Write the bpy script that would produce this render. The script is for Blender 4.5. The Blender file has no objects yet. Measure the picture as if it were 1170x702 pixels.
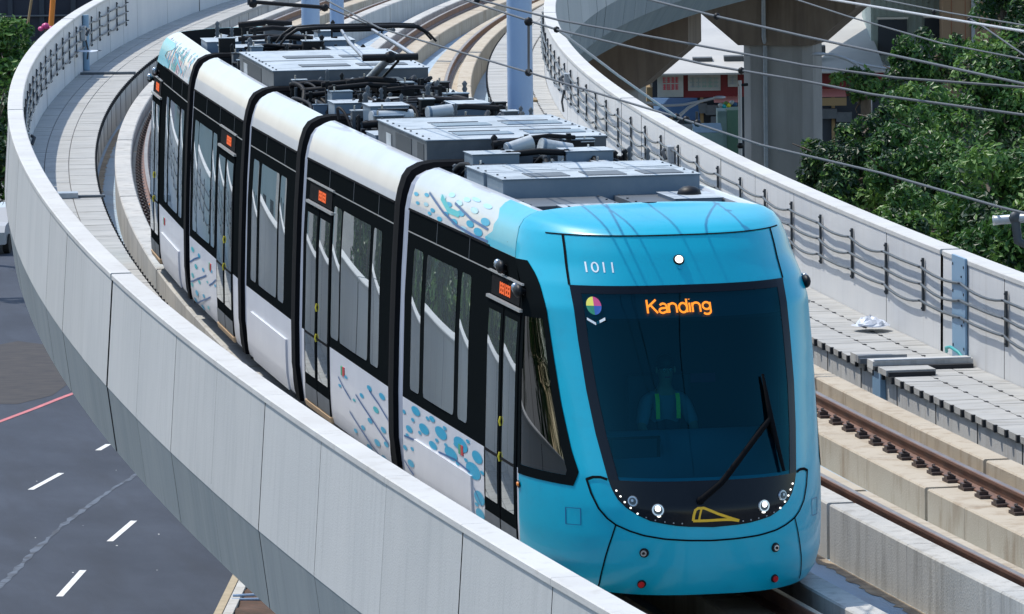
import bpy, math, random
import numpy as np
from mathutils import Vector, Matrix
random.seed(7); rng = np.random.default_rng(7)
scn = bpy.context.scene
COL = scn.collection
# ------------------------------------------------------------------ camera (solved from the photograph)
CAM = np.array([-11.9059, -56.3064, 8.2145]); FPX = 7276.19
CR = np.array([0.98030662, -0.19705587, -0.01295825]); CU = np.array([0.03361594, 0.10185149, 0.99423148]); CD = np.array([0.19459933, 0.97508731, -0.10646991])
def at(px, py, dist): return CAM + (CD + CR*(px-585)/FPX - CU*(py-351)/FPX)*dist
def onz(px, py, z):
    v = CD + CR*(px-585)/FPX - CU*(py-351)/FPX
    return CAM + v*((z-CAM[2])/v[2])
GZ = -12.0
# ------------------------------------------------------------------ alignment: arc a, offset s, height z
R = 328.739; G1 = -0.00395447; G2 = -5.64015e-5
def gr(a): return G1*a+G2*a*a
def T(a, s, z): return (R-(R-s)*math.cos(a/R), (R-s)*math.sin(a/R), z+gr(a))
def Ta(x, y): return math.atan2(y, R-x)*R
# ------------------------------------------------------------------ materials
MATS = {}
def lin(r, g, b):
    f = lambda c: (c/255/12.92 if c/255 <= .04045 else ((c/255+.055)/1.055)**2.4)
    return (f(r), f(g), f(b), 1)
def mat(name, c, rough=.6, metal=0, c2=None, sc=(3,3,3), detail=6, lo=.35, hi=.65, c3=None, sc3=(8,8,.5), amt3=.5, lo3=.5, hi3=.75, bump=0, bsc=40, coat=0, ior=1.5, emit=None, est=1, spec=.5):
    m = bpy.data.materials.new(name); m.use_nodes = True; nt = m.node_tree; N = nt.nodes; L = nt.links
    b = N['Principled BSDF']; b.inputs['Roughness'].default_value = rough; b.inputs['Metallic'].default_value = metal
    b.inputs['IOR'].default_value = ior; b.inputs['Specular IOR Level'].default_value = spec; b.inputs['Coat Weight'].default_value = coat; b.inputs['Coat Roughness'].default_value = .03
    c = tuple(c)+((1,) if len(c) == 3 else ())
    b.inputs['Base Color'].default_value = c
    tc = N.new('ShaderNodeNewGeometry')
    def noise(scale, detail, lo, hi):
        mp = N.new('ShaderNodeMapping'); mp.inputs['Scale'].default_value = scale; L.new(tc.outputs['Position'], mp.inputs['Vector'])
        n = N.new('ShaderNodeTexNoise'); n.inputs['Scale'].default_value = 1; n.inputs['Detail'].default_value = detail; n.inputs['Roughness'].default_value = .62
        L.new(mp.outputs[0], n.inputs['Vector'])
        r = N.new('ShaderNodeMapRange'); r.inputs[1].default_value = lo; r.inputs[2].default_value = hi; L.new(n.outputs['Fac'], r.inputs[0]); return r.outputs[0]
    col = None
    def mix(fac, a, bb):
        x = N.new('ShaderNodeMix'); x.data_type = 'RGBA'
        L.new(fac, x.inputs[0])
        if a is None: x.inputs[6].default_value = c
        else: L.new(a, x.inputs[6])
        x.inputs[7].default_value = tuple(bb)+((1,) if len(bb) == 3 else ()); return x.outputs[2]
    if c2 is not None: col = mix(noise(sc, detail, lo, hi), col, c2)
    if c3 is not None:
        f = noise(sc3, 5, lo3, hi3); mu = N.new('ShaderNodeMath'); mu.operation = 'MULTIPLY'; mu.inputs[1].default_value = amt3; mu.use_clamp = True; L.new(f, mu.inputs[0])
        col = mix(mu.outputs[0], col, c3)
    if col is not None: L.new(col, b.inputs['Base Color'])
    if bump:
        n = N.new('ShaderNodeTexNoise'); n.inputs['Scale'].default_value = bsc; n.inputs['Detail'].default_value = 5; L.new(tc.outputs['Position'], n.inputs['Vector'])
        bp = N.new('ShaderNodeBump'); bp.inputs['Strength'].default_value = bump; bp.inputs['Distance'].default_value = .02; L.new(n.outputs['Fac'], bp.inputs['Height']); L.new(bp.outputs[0], b.inputs['Normal'])
    if emit is not None:
        b.inputs['Emission Color'].default_value = tuple(emit)+((1,) if len(emit) == 3 else ()); b.inputs['Emission Strength'].default_value = est
    MATS[name] = m; return m
def glassmat(name, tint, ior=1.5, gloss=(1, 1, 1, 1), rough=.01):
    m = bpy.data.materials.new(name); m.use_nodes = True; nt = m.node_tree; N = nt.nodes; L = nt.links
    N.remove(N['Principled BSDF']); out = N['Material Output']
    t = N.new('ShaderNodeBsdfTransparent'); t.inputs[0].default_value = tint
    g = N.new('ShaderNodeBsdfGlossy'); g.inputs[0].default_value = gloss; g.inputs['Roughness'].default_value = rough
    f = N.new('ShaderNodeFresnel'); f.inputs[0].default_value = ior
    x = N.new('ShaderNodeMixShader'); L.new(f.outputs[0], x.inputs[0]); L.new(t.outputs[0], x.inputs[1]); L.new(g.outputs[0], x.inputs[2]); L.new(x.outputs[0], out.inputs[0])
    MATS[name] = m; return m
mat('wall', (.42,.435,.435), .8, c2=(.475,.485,.48), sc=(.5,.5,.35), c3=(.27,.29,.295), sc3=(9,9,.22), amt3=.45, lo3=.5, hi3=.8, bump=.15, bsc=60)
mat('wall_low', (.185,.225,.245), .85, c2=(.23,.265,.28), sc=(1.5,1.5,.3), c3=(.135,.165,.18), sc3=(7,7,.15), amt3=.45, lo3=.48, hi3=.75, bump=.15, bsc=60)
mat('wall_in', (.56,.57,.575), .8, c2=(.63,.63,.62), sc=(.6,.6,.5), c3=(.36,.34,.31), sc3=(6,6,.35), amt3=.4, lo3=.55, hi3=.8, bump=.15, bsc=60)
mat('coping', (.50,.495,.475), .8, c2=(.57,.57,.55), sc=(1,1,1), c3=(.36,.34,.30), sc3=(5,5,5), amt3=.5, lo3=.55, hi3=.75, bump=.15, bsc=60)
mat('wall_b', (.45,.465,.465), .8, c2=(.50,.51,.505), sc=(.5,.5,.35), c3=(.29,.31,.315), sc3=(9,9,.22), amt3=.45, lo3=.5, hi3=.8, bump=.15, bsc=60)
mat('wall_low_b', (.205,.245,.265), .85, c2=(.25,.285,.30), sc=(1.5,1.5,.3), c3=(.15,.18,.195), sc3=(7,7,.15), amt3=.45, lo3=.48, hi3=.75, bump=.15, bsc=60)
mat('dark_joint', (.02,.022,.025), .9)
mat('deck', (.31,.43,.54), .7, c2=(.39,.48,.56), sc=(.8,.8,.8), c3=(.25,.25,.25), sc3=(2.2,.7,2.2), amt3=.6, lo3=.5, hi3=.72, bump=.2, bsc=45)  # blue of the skylit tram shadow is put into the floor colour
mat('silt', (.46,.37,.26), .9, c2=(.25,.2,.15), sc=(4,4,4), bump=.3, bsc=60)
mat('plinth', (.44,.375,.28), .85, c2=(.50,.44,.345), sc=(.9,.9,.9), c3=(.28,.20,.125), sc3=(4,4,1.1), amt3=.8, lo3=.5, hi3=.74, bump=.25, bsc=50)
mat('upstand', (.43,.425,.40), .85, c2=(.53,.51,.465), sc=(.9,.9,.7), c3=(.22,.205,.18), sc3=(5,5,.7), amt3=.75, lo3=.5, hi3=.75, bump=.25, bsc=50)
mat('slab', (.36,.36,.345), .85, c2=(.43,.425,.40), sc=(.9,2.5,1), c3=(.25,.235,.205), sc3=(1.6,6,1), amt3=.75, lo3=.5, hi3=.72, bump=.2, bsc=60)
mat('slab_gap', (.14,.135,.125), .9)
mat('trough', (.46,.455,.44), .85, c2=(.56,.55,.52), sc=(1.2,1.2,.5), c3=(.27,.25,.22), sc3=(7,7,.5), amt3=.55, lo3=.5, hi3=.75, bump=.2, bsc=60)
mat('rail', (.13,.065,.045), .6, metal=.2, c2=(.20,.10,.065), sc=(3,3,9), bump=.2, bsc=80)
mat('rail_head', (.30,.23,.19), .38, metal=.7, c2=(.2,.13,.1), sc=(2,2,2))
mat('fastener', (.035,.03,.03), .6, c2=(.08,.045,.035), sc=(9,9,9))
mat('girder', (.15,.20,.23), .8, c2=(.20,.25,.27), sc=(.5,.5,.2), c3=(.10,.13,.14), sc3=(2,2,.1), amt3=.5)
mat('cap', (.15,.11,.08), .85, c2=(.21,.165,.13), sc=(.7,.7,.3), c3=(.07,.05,.04), sc3=(2.5,2.5,.2), amt3=.7, lo3=.45, hi3=.7)
mat('pier', (.26,.25,.24), .85, c2=(.31,.30,.29), sc=(.6,.6,.4), c3=(.17,.165,.16), sc3=(2,2,.2), amt3=.5)
mat('galv', (.30,.34,.38), .45, metal=.4, c2=(.38,.41,.44), sc=(6,6,6))
mat('bracket', (.045,.055,.065), .55, metal=.3)
mat('conduit', (.05,.065,.08), .5, c2=(.085,.10,.115), sc=(5,5,5))
mat('bluegrey', (.20,.33,.46), .5)
mat('teal', (.03,.36,.36), .5)
mat('plastic_bag', (.72,.75,.80), .35, c2=(.55,.6,.68), sc=(14,14,14))
mat('pole', (.26,.38,.56), .45, metal=.0, c2=(.30,.42,.60), sc=(2,2,.4), coat=.2)
mat('wire', (.07,.078,.09), .6)
mat('wire_pale', (.42,.43,.45), .5)
mat('black', (.006,.007,.009), .5, ior=1.35)
mat('rubber', (.004,.0045,.006), .95, ior=1.2)
mat('bellow', (.42,.45,.52), .4, c2=(.30,.33,.40), sc=(4,4,.6))
mat('blue', (.0,.37,.525), .33, c2=(.0,.39,.55), sc=(1,1,1), coat=.2, ior=1.4, c3=(.01,.27,.40), sc3=(5,5,9), amt3=.35, lo3=.52, hi3=.8)
mat('white', (.50,.525,.56), .42, c2=(.45,.475,.51), sc=(1.2,1.2,.8), coat=.4)
mat('panel_white', (.66,.67,.70), .4, c2=(.60,.61,.65), sc=(1.5,1.5,1.2), coat=.2)
mat('band', (.007,.009,.010), .35, ior=1.0)
mat('pane', (.40,.47,.50), .012, metal=.82)
mat('pane_door', (.31,.36,.385), .02, metal=.78)
mat('trim', (.45,.46,.47), .35, metal=.5)
mat('chrome', (.65,.66,.67), .18, metal=.9)
mat('sill', (.55,.38,.22), .5)
mat('dot_blue', (.0,.33,.52), .4)
mat('dot_teal', (.02,.42,.46), .4)
mat('dot_navy', (.01,.09,.26), .4)
mat('dot_pink', (.62,.30,.42), .35, coat=.3)
mat('dot_pale', (.30,.60,.72), .35, coat=.3)
mat('red', (.55,.015,.02), .35)
mat('green', (.03,.32,.16), .4)
mat('amber', (.85,.25,.02), .3)
mat('yellow', (.80,.66,.04), .4)
mat('gold', (.75,.44,.01), .4)
mat('led', (.1,.03,.0), .5, emit=(1.0,.085,.004), est=7.5)
mat('led_side', (.1,.03,.0), .5, emit=(1.0,.13,.02), est=.5)
mat('lamp', (.9,.9,.85), .2, emit=(1,.96,.86), est=1.3)
mat('lamp_dim', (.35,.4,.45), .15, metal=.6)
mat('mask', (.004,.007,.012), .15, ior=1.3)
mat('mag', (.55,.05,.20), .4); mat('bdg_y', (.75,.70,.10), .4); mat('bdg_b', (.02,.10,.40), .4); mat('bdg_g', (.01,.22,.12), .4); mat('bdg_w', (.75,.78,.8), .4)
mat('letter', (.75,.82,.86), .4)
glassmat('windscreen', (.15,.50,.58,1), 1.7, (.10,.50,.60,1))
glassmat('cabglass', (.07,.09,.10,1), 2.2)
mat('cab_dark', (.018,.045,.07), .7); mat('cab_mid', (.09,.20,.26), .6); mat('display', (.008,.045,.075), .4)
mat('deck_roof', (.015,.018,.022), .8, c2=(.03,.035,.04), sc=(4,4,4))
mat('unit', (.11,.17,.235), .45, c2=(.15,.205,.265), sc=(3,3,3), coat=.1)  # roof box sides; shade on their fronts is put into the dark blue
mat('unit_top', (.46,.50,.52), .45, c2=(.36,.40,.43), sc=(2.5,2.5,2.5), c3=(.15,.165,.17), sc3=(5,5,5), amt3=.6)  # sunlit box tops painted paler than the sides; drums and domes share it
mat('unit_dark', (.075,.09,.105), .55, c2=(.11,.125,.14), sc=(3,3,3))
mat('grille', (.035,.045,.055), .6)
mat('hose', (.006,.007,.009), .6, ior=1.3)
mat('skin', (.42,.25,.18), .55); mat('shirt', (.20,.26,.33), .8); mat('vest', (.02,.03,.05), .8); mat('hivis', (.65,1.0,.08), .5); mat('hair', (.012,.01,.01), .5); mat('trouser', (.03,.035,.05), .8)
mat('asphalt', (.023,.032,.052), .9, c2=(.042,.054,.080), sc=(.35,.18,.25), c3=(.020,.026,.040), sc3=(.9,.15,1), amt3=.7, lo3=.45, hi3=.7, bump=.3, bsc=30)
mat('ground', (.10,.10,.095), .9, c2=(.15,.145,.13), sc=(.1,.1,.1), bump=.2, bsc=10)
mat('patch', (.030,.028,.032), .9, c2=(.055,.048,.045), sc=(1.5,3,1))
mat('wetline', (.10,.125,.165), .8, c2=(.045,.052,.07), sc=(2.2,2.2,2.2), lo=.45, hi=.6)
mat('paint', (.74,.74,.72), .7, c2=(.40,.41,.42), sc=(7,5,6), lo=.52, hi=.72)
mat('paint_red', (.62,.16,.17), .7, c2=(.4,.13,.14), sc=(2,2,2))
mat('kerb', (.55,.54,.51), .8, c2=(.42,.40,.36), sc=(3,3,3)); mat('kerb_tan', (.46,.38,.26), .8, c2=(.36,.3,.2), sc=(3,3,3))
mat('soil', (.065,.042,.028), .95, c2=(.13,.07,.045), sc=(3,3,3), bump=.8, bsc=12)
mat('bark', (.10,.075,.055), .9, c2=(.16,.125,.095), sc=(4,4,1), bump=.5, bsc=14)
mat('sign_red', (.20,.010,.016), .6, c2=(.12,.008,.012), sc=(.6,.6,.8)); mat('sign_white', (.42,.44,.43), .5, c2=(.30,.33,.32), sc=(2,2,2)); mat('ink_red', (.55,.05,.09), .5); mat('ink_grey', (.30,.33,.40), .5, c2=(.22,.36,.30), sc=(2.5,2.5,2.5))
mat('roof_white', (.50,.49,.465), .6, c2=(.42,.415,.40), sc=(.5,.5,.5)); mat('awning_pink', (.75,.28,.24), .6); mat('awning_blue', (.015,.075,.19), .7, c2=(.03,.10,.2), sc=(1,1,1)); mat('shop_dark', (.02,.03,.045), .6)
mat('shop_tan', (.28,.19,.09), .7); mat('pale_green', (.20,.31,.30), .6, c2=(.13,.21,.21), sc=(1.5,1.5,1.5)); mat('green_box', (.06,.16,.11), .6, c2=(.10,.2,.14), sc=(2,2,1)); mat('corr', (.30,.36,.34), .6, c2=(.24,.30,.29), sc=(.4,.4,.15)); mat('tan_wall', (.36,.24,.15), .8, c2=(.28,.19,.13), sc=(.5,.5,.2))
mat('sheet_white', (.72,.73,.71), .6, c2=(.6,.6,.57), sc=(.4,.4,.4), c3=(.42,.22,.12), sc3=(.8,.8,.3), amt3=.7, lo3=.58, hi3=.7); mat('rust', (.30,.10,.05), .8); mat('steel_dark', (.06,.065,.07), .6)
mat('dark_wall', (.014,.018,.03), .8, c2=(.025,.03,.045), sc=(.5,.5,.5)); mat('orange', (.75,.22,.02), .6)
mat('facade', (.42,.52,.50), .8, c2=(.48,.56,.53), sc=(.3,.3,.3)); mat('win_dark', (.04,.06,.07), .2)
mat('car_white', (.45,.46,.47), .3, coat=.3); mat('car_glass', (.015,.02,.025), .05, coat=.5); mat('tyre', (.015,.015,.015), .8)
def leafmat(name, c, c2):
    m = mat(name, c, .45, c2=c2, sc=(1.7,1.7,1.7), lo=.4, hi=.62, ior=1.45)
    nt = m.node_tree; N = nt.nodes; L = nt.links; b = N['Principled BSDF']
    t = N.new('ShaderNodeBsdfTranslucent'); src = b.inputs['Base Color'].links[0].from_socket; L.new(src, t.inputs[0])
    x = N.new('ShaderNodeMixShader'); x.inputs[0].default_value = .28; L.new(b.outputs[0], x.inputs[1]); L.new(t.outputs[0], x.inputs[2]); L.new(x.outputs[0], N['Material Output'].inputs[0])
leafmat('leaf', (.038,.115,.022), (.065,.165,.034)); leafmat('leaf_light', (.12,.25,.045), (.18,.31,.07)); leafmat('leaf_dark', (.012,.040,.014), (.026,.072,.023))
# ------------------------------------------------------------------ mesh builder
ORG = {}
class MB:
    def __init__(s, xf=None): s.v = []; s.f = []; s.m = []; s.sm = []; s.names = []; s.xf = xf; s.uv = None
    def mi(s, n):
        if n not in s.names: s.names.append(n)
        return s.names.index(n)
    def add(s, pts, faces, mt, smooth=False, raw=False):
        o = len(s.v); xf = s.xf if not raw else None
        for p in pts: s.v.append(tuple(xf(*p)) if xf else tuple(p))
        k = s.mi(mt)
        for f in faces: s.f.append([i+o for i in f]); s.m.append(k); s.sm.append(smooth)
    def poly(s, pts, mt, **k): s.add(pts, [list(range(len(pts)))], mt, **k)
    def box(s, x0, x1, y0, y1, z0, z1, mt, top=None, ny=1, front=None):
        """box in the builder's own coordinates, cut into ny pieces along the first axis so it can bend"""
        ny = max(1, ny)
        for i in range(ny):
            a, b = x0+(x1-x0)*i/ny, x0+(x1-x0)*(i+1)/ny
            P = [(a,y0,z0),(b,y0,z0),(b,y1,z0),(a,y1,z0),(a,y0,z1),(b,y0,z1),(b,y1,z1),(a,y1,z1)]
            F = [[0,3,2,1],[0,1,5,4],[2,3,7,6]]
            if i == 0: F.append([0,4,7,3])
            if i == ny-1: F.append([1,2,6,5])
            s.add(P, F, mt); s.add(P[4:], [[0,1,2,3]], top or mt)
    def grid(s, P, mt, smooth=True, flip=False, raw=False, keep=None):
        n, m = len(P), len(P[0]); pts = [p for r in P for p in r]; F = []
        for i in range(n-1):
            for j in range(m-1):
                if keep and not keep(i, j): continue
                q = [i*m+j, i*m+j+1, (i+1)*m+j+1, (i+1)*m+j]; F.append(q[::-1] if flip else q)
        s.add(pts, F, mt, smooth=smooth, raw=raw)
    def sweep(s, prof, A, mt, closed=False, smooth=False):
        """profile [(s,z)] swept over stations A (builder coordinates a,s,z)"""
        pr = prof+[prof[0]] if closed else prof
        for k in range(len(pr)-1):
            m_ = mt if isinstance(mt, str) else mt[k]
            s.grid([[(a,)+tuple(pr[k]), (a,)+tuple(pr[k+1])] for a in A], m_, smooth)
        if closed:
            for a, fl in ((A[0], 0), (A[-1], 1)):
                q = [(a,)+tuple(p) for p in prof]; s.poly(q[::-1] if fl else q, mt if isinstance(mt, str) else mt[0])
    def tube(s, pts, r, mt, n=6, raw=False, cap=True):
        P = [Vector((s.xf(*p) if (s.xf and not raw) else p)) for p in pts]; rs = r if hasattr(r, '__len__') else [r]*len(P)
        rings = []; up = None
        for i, p in enumerate(P):
            t = (P[min(i+1, len(P)-1)]-P[max(i-1, 0)]).normalized()
            if up is None: up = Vector((0,0,1)) if abs(t.z) < .9 else Vector((1,0,0))
            a = t.cross(up)
            if a.length < 1e-6: a = t.cross(Vector((0,1,0)))
            a.normalize(); b = a.cross(t); up = b
            rings.append([tuple(p+(a*math.cos(2*math.pi*k/n)+b*math.sin(2*math.pi*k/n))*rs[i]) for k in range(n)])
        pts2 = [q for ring in rings for q in ring]; F = []
        for i in range(len(P)-1):
            for k in range(n): F.append([i*n+k, i*n+(k+1)%n, (i+1)*n+(k+1)%n, (i+1)*n+k])
        s.add(pts2, F, mt, smooth=n > 4, raw=True)
        if cap: s.add(rings[0], [list(range(n))[::-1]], mt, raw=True); s.add(rings[-1], [list(range(n))], mt, raw=True)
    def ball(s, c, r, mt, n=10, raw=False):
        r = r if hasattr(r, '__len__') else (r, r, r)
        P = [[(c[0]+r[0]*math.cos(2*math.pi*j/n)*math.sin(math.pi*i/(n//2)), c[1]+r[1]*math.sin(2*math.pi*j/n)*math.sin(math.pi*i/(n//2)), c[2]+r[2]*math.cos(math.pi*i/(n//2))) for j in range(n+1)] for i in range(n//2+1)]
        s.grid(P, mt, True, flip=True, raw=raw)
    def build(s, name, parent=None, label=None, cat=None, group=None, kind=None, org=None, bevel=0):
        V = np.array(s.v, float)
        if org is None: org = np.array([(V[:,0].min()+V[:,0].max())/2, (V[:,1].min()+V[:,1].max())/2, V[:,2].min()])
        org = np.array(org, float)
        me = bpy.data.meshes.new(name); me.from_pydata([tuple(p) for p in V-org], [], s.f)
        for n in s.names: me.materials.append(MATS[n])
        me.polygons.foreach_set('material_index', s.m); me.polygons.foreach_set('use_smooth', s.sm); me.update()
        o = link(name, me, org, parent)
        if bevel:
            b = o.modifiers.new('bevel', 'BEVEL'); b.width = bevel; b.segments = 2; b.limit_method = 'ANGLE'
        tag(o, label, cat, group, kind); return o
def link(name, data, org, parent=None):
    o = bpy.data.objects.new(name, data); COL.objects.link(o); org = np.array(org, float); o.location = org; ORG[o.name] = org
    if parent is not None:
        o.parent = parent; o.matrix_parent_inverse = Matrix.Translation(Vector(-ORG[parent.name]))
    return o
def tag(o, label=None, cat=None, group=None, kind=None):
    if label: o['label'] = label
    if cat: o['category'] = cat
    if group: o['group'] = group
    if kind: o['kind'] = kind
def thing(name, org, label, cat, group=None):
    o = link(name, None, org); o.empty_display_size = .3; tag(o, label, cat, group); return o
def fr(a, b, st): n = max(1, int(round((b-a)/st))); return [a+(b-a)*i/n for i in range(n+1)]
#SECTION-TRACK
TC = 3.73          # centre of the right-hand track
A0, A1 = -46, 190
AL = fr(A0, A1, 1.5)
# deck slab (floor of the viaduct between the walls, and the box girder below)
b = MB(T)
b.sweep([(-2.70,-.5),(6.43,-.5)], AL, 'deck')
b.sweep([(-2.86,-.665),(-1.9,-.72),(-1.3,-1.4),(.2,-1.5),(3.5,-1.5),(6.2,-1.3),(6.57,-.66)][::-1], AL, 'girder')
b.build('viaduct_deck', kind='structure')
def wall(sgn, name, label):
    """parapet: sgn -1 left/outer, +1 right/inner.  Precast panels with open joints, sloped lower edge, coping."""
    f = (lambda s: s) if sgn < 0 else (lambda s: TC-s)
    root_a = 0; w = thing(name, T(root_a, f(-2.8), -.66), label, 'parapet wall')
    pan = MB(T); inn = MB(T); cop = MB(T); low = MB(T); core = MB(T)
    J = [12.25+2.95*k for k in range(-20, 60) if A0 < 12.25+2.95*k < A1-3]
    tw = lambda pr: [(f(s), z) for s, z in pr]
    big = set(J[i] for i in range(len(J)) if (i-J.index(12.25)) % 9 == 0)
    core.sweep(tw([(-2.845,1.2),(-2.90,.05),(-2.82,-.64)]), AL, 'dark_joint')
    core.sweep(tw([(-2.70,1.2),(-2.70,-.5)]), AL, 'dark_joint')
    for i in range(len(J)-1):
        g0 = .06 if J[i] in big else .011; g1 = .06 if J[i+1] in big else .011
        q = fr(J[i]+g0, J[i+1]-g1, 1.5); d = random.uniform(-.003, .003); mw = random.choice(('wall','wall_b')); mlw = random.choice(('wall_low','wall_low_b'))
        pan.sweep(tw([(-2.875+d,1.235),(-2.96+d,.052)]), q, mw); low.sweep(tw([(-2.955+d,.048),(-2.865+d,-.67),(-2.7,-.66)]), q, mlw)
        pan.sweep(tw([(-2.96+d,.052),(-2.9,.05)]), q, mw)
        for e in (q[0], q[-1]):
            pan.poly([(e,)+p for p in tw([(-2.872+d,1.235),(-2.957+d,.052),(-2.88,.05),(-2.83,1.235)])], 'dark_joint'); low.poly([(e,)+p for p in tw([(-2.955+d,.048),(-2.865+d,-.67),(-2.8,-.67),(-2.88,.048)])], 'dark_joint')
        inn.sweep(tw([(-2.668+d,1.235),(-2.655+d,-.5)]), q, 'wall_in')
        g = .06 if J[i] in big else .004
        q = fr(J[i]+g, J[i+1]-(.06 if J[i+1] in big else .004), 1.5)
        cop.sweep(tw([(-2.892,1.235),(-2.892,1.283),(-2.88,1.292),(-2.668,1.292),(-2.655,1.28),(-2.655,1.235)]), q, 'coping', closed=True)
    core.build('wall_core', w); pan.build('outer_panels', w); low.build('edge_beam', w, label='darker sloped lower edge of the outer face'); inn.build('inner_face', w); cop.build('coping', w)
    return w
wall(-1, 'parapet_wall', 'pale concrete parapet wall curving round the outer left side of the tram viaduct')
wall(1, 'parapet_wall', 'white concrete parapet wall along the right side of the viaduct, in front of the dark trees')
# walkways of concrete slabs over cable troughs
def walkway(sgn, name):
    f = (lambda s: s) if sgn < 0 else (lambda s: TC-s)
    tr = MB(T); sl = MB(T)
    q = fr(A0, 140, 1.5)
    tr.sweep([(f(-1.60),.08),(f(-1.60),-.5)], q, 'trough')
    tr.sweep([(f(-1.575),.142),(f(-2.655),.142)], q, 'slab_gap')
    k = A0; n = 0
    while k < 140:
        j = random.uniform(-.006, .006); w = .45; rows = ((-2.655,-2.36),(-2.35,-1.98),(-1.97,-1.56))
        for (s0, s1) in rows:
            lo, hi = sorted((f(s0), f(s1)))
            dz = random.uniform(-.004, .004)
            sl.box(k+.003, k+w-.003, lo+.002, hi-.002, .085, .152+dz*.6, 'slab')
        # lifting notches on the seams
        if k < 80:
            for sn in (-2.355, -1.975): lo, hi = sorted((f(sn-.03), f(sn+.03))); (sl.box(k+w/2-.035, k+w/2+.035, lo+.01, hi-.01, .15, .1575, 'dark_joint') if sgn > 0 else None)
            lo, hi = sorted((f(-1.53), f(-1.59))); sl.box(k+w-.03, k+w+.02, lo+.02 if sgn < 0 else lo, hi if sgn < 0 else hi-.02, .082, .158, 'dark_joint')
        if n % 4 == 0:
            lo, hi = sorted((f(-1.60), f(-1.594))); tr.box(k, k+.016, lo, hi, -.45, .08, 'dark_joint')
        k += w; n += 1
    tr.build(name, kind='structure'); sl.build('walkway_slabs', kind='structure')
walkway(-1, 'walkway'); walkway(1, 'walkway')
# silt lines on the deck
b = MB(T)
for s0, s1 in ((2.33,2.47),(1.27,1.35),(-1.55,-1.45)):
    rows = []
    for a in fr(-30, 60, .12): rows.append([(a, s0+random.uniform(-.03,.05) if s0 > 2 else s0, -.495), (a, s1+(random.uniform(-.02,.02) if s0 < 2 else 0), -.494)])
    b.grid(rows, 'silt', False)
b.build('silt_deposit', kind='structure')
# track plinths and upstands
def run(name, label, prof, mt, cat, gaps, jo=3.0, off=0.):
    b = MB(T); a = A0; k = 0
    cut = sorted(set([A0]+[g for g in gaps if g > A0]+[A1-20]))
    for i in range(len(cut)-1):
        p, q = cut[i]+(.05 if i else 0), cut[i+1]-.05
        seams = [p]+[x for x in np.arange(p+jo+off, q-1, jo)]+[q]
        for j in range(len(seams)-1): b.sweep(prof, fr(seams[j]+.005, seams[j+1]-.005, 1.5), mt, closed=True)
        jz = prof[0][1]; 
    b.build(name, None, label, cat, 'concrete track plinths and upstands')
GAP = [2.05+11.9*k for k in range(-4, 16)]
for c, nm in ((0, 'left'), (TC, 'right')):
    for sg in (-1, 1):
        side = 'outer left' if sg < 0 else 'right'
        P = lambda pr: [(c+sg*s, z) for s, z in (pr if sg > 0 else pr[::-1])]
        lab = {(0,-1): 'low concrete upstand between the tram and the left walkway', (0,1): 'low concrete upstand under the right side of the blue tram, mostly in its shadow',
               (1,-1): 'grey concrete upstand left of the empty right track, nearest the front of the tram', (1,1): 'narrow concrete kerb beside the empty track, at the foot of the right walkway'}[(0 if c == 0 else 1, sg)]
        run('track_upstand', lab, P([(.985,-.505),(1.25,-.505),(1.25,.018),(1.235,.033),(1.0,.033),(.985,.018)]), 'upstand' if sg < 0 or c == 0 else 'plinth', 'concrete upstand', [g+(.0 if c == 0 else -1.2 if sg < 0 else 1.5) for g in GAP])
        lab = {(0,-1): 'concrete plinth under the left rail of the track the tram runs on', (0,1): 'concrete plinth under the right rail of the track the tram runs on',
               (1,-1): 'concrete plinth under the shaded left rail of the empty track', (1,1): 'sunlit beige concrete plinth carrying the far rail of the empty track'}[(0 if c == 0 else 1, sg)]
        run('track_plinth', lab, P([(.29,-.505),(.98,-.505),(.98,-.17),(.305,-.17),(.29,-.185)]), 'plinth', 'concrete plinth', [g+(1.1 if c else 0) for g in GAP], 2.0, .4)
# rails with fasteners as parts
def local_fast():
    b = MB()
    b.box(-.11,.11,-.17,.17,0,.03,'fastener'); 
    for sy in (-1, 1):
        b.box(-.055,.055,sy*.12-.045,sy*.12+.045,.03,.065,'fastener'); b.tube([(-.03,sy*.09,.06),(-.03,sy*.13,.085),(.03,sy*.13,.085),(.03,sy*.09,.06)], .012, 'fastener', 5); b.tube([(0,sy*.125,.03),(0,sy*.125,.10)], .016, 'fastener', 6)
    return b
FM = None
def rail(c, sg, label, fa):
    global FM
    x = c+sg*.75; b = MB(T); hw = .035
    prof = [(x-.075,-.165),(x+.075,-.165),(x+.075,-.15),(x+.012,-.125),(x+.012,-.045),(x+hw,-.035),(x+hw,-.006),(x+hw-.008,0),(x-hw+.008,0),(x-hw,-.006),(x-hw,-.035),(x-.012,-.045),(x-.012,-.125),(x-.075,-.15)]
    mts = ['rail']*14; mts[7] = 'rail_head'
    b.sweep(prof, fr(A0, A1-20, 1.5), mts, closed=True)
    o = b.build('rail', None, label, 'rail', 'steel rails of the two tracks')
    for a in fa:
        p = T(a, x, -.169)
        if FM is None: d = local_fast().build('fastener', o, org=(0,0,0)); FM = d.data; bpy.data.objects.remove(d)
        d = link('fastener', FM, p, o); d.rotation_euler = (0, 0, math.pi/2-a/R)
FA = lambda a, n, st=.62: [a+st*i for i in range(n)]
rail(0, -1, 'rusty steel rail with a row of fasteners left of the rear tram car', FA(27.5, 60))
rail(0, 1, 'rusty steel rail under the right side of the tram', [])
rail(TC, -1, 'shaded rusty rail of the empty track, the nearer to the tram', FA(-7, 100, .85))
rail(TC, 1, 'sunlit rusty rail of the empty track, the farther from the tram, on a beige plinth', FA(-7, 100))
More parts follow.
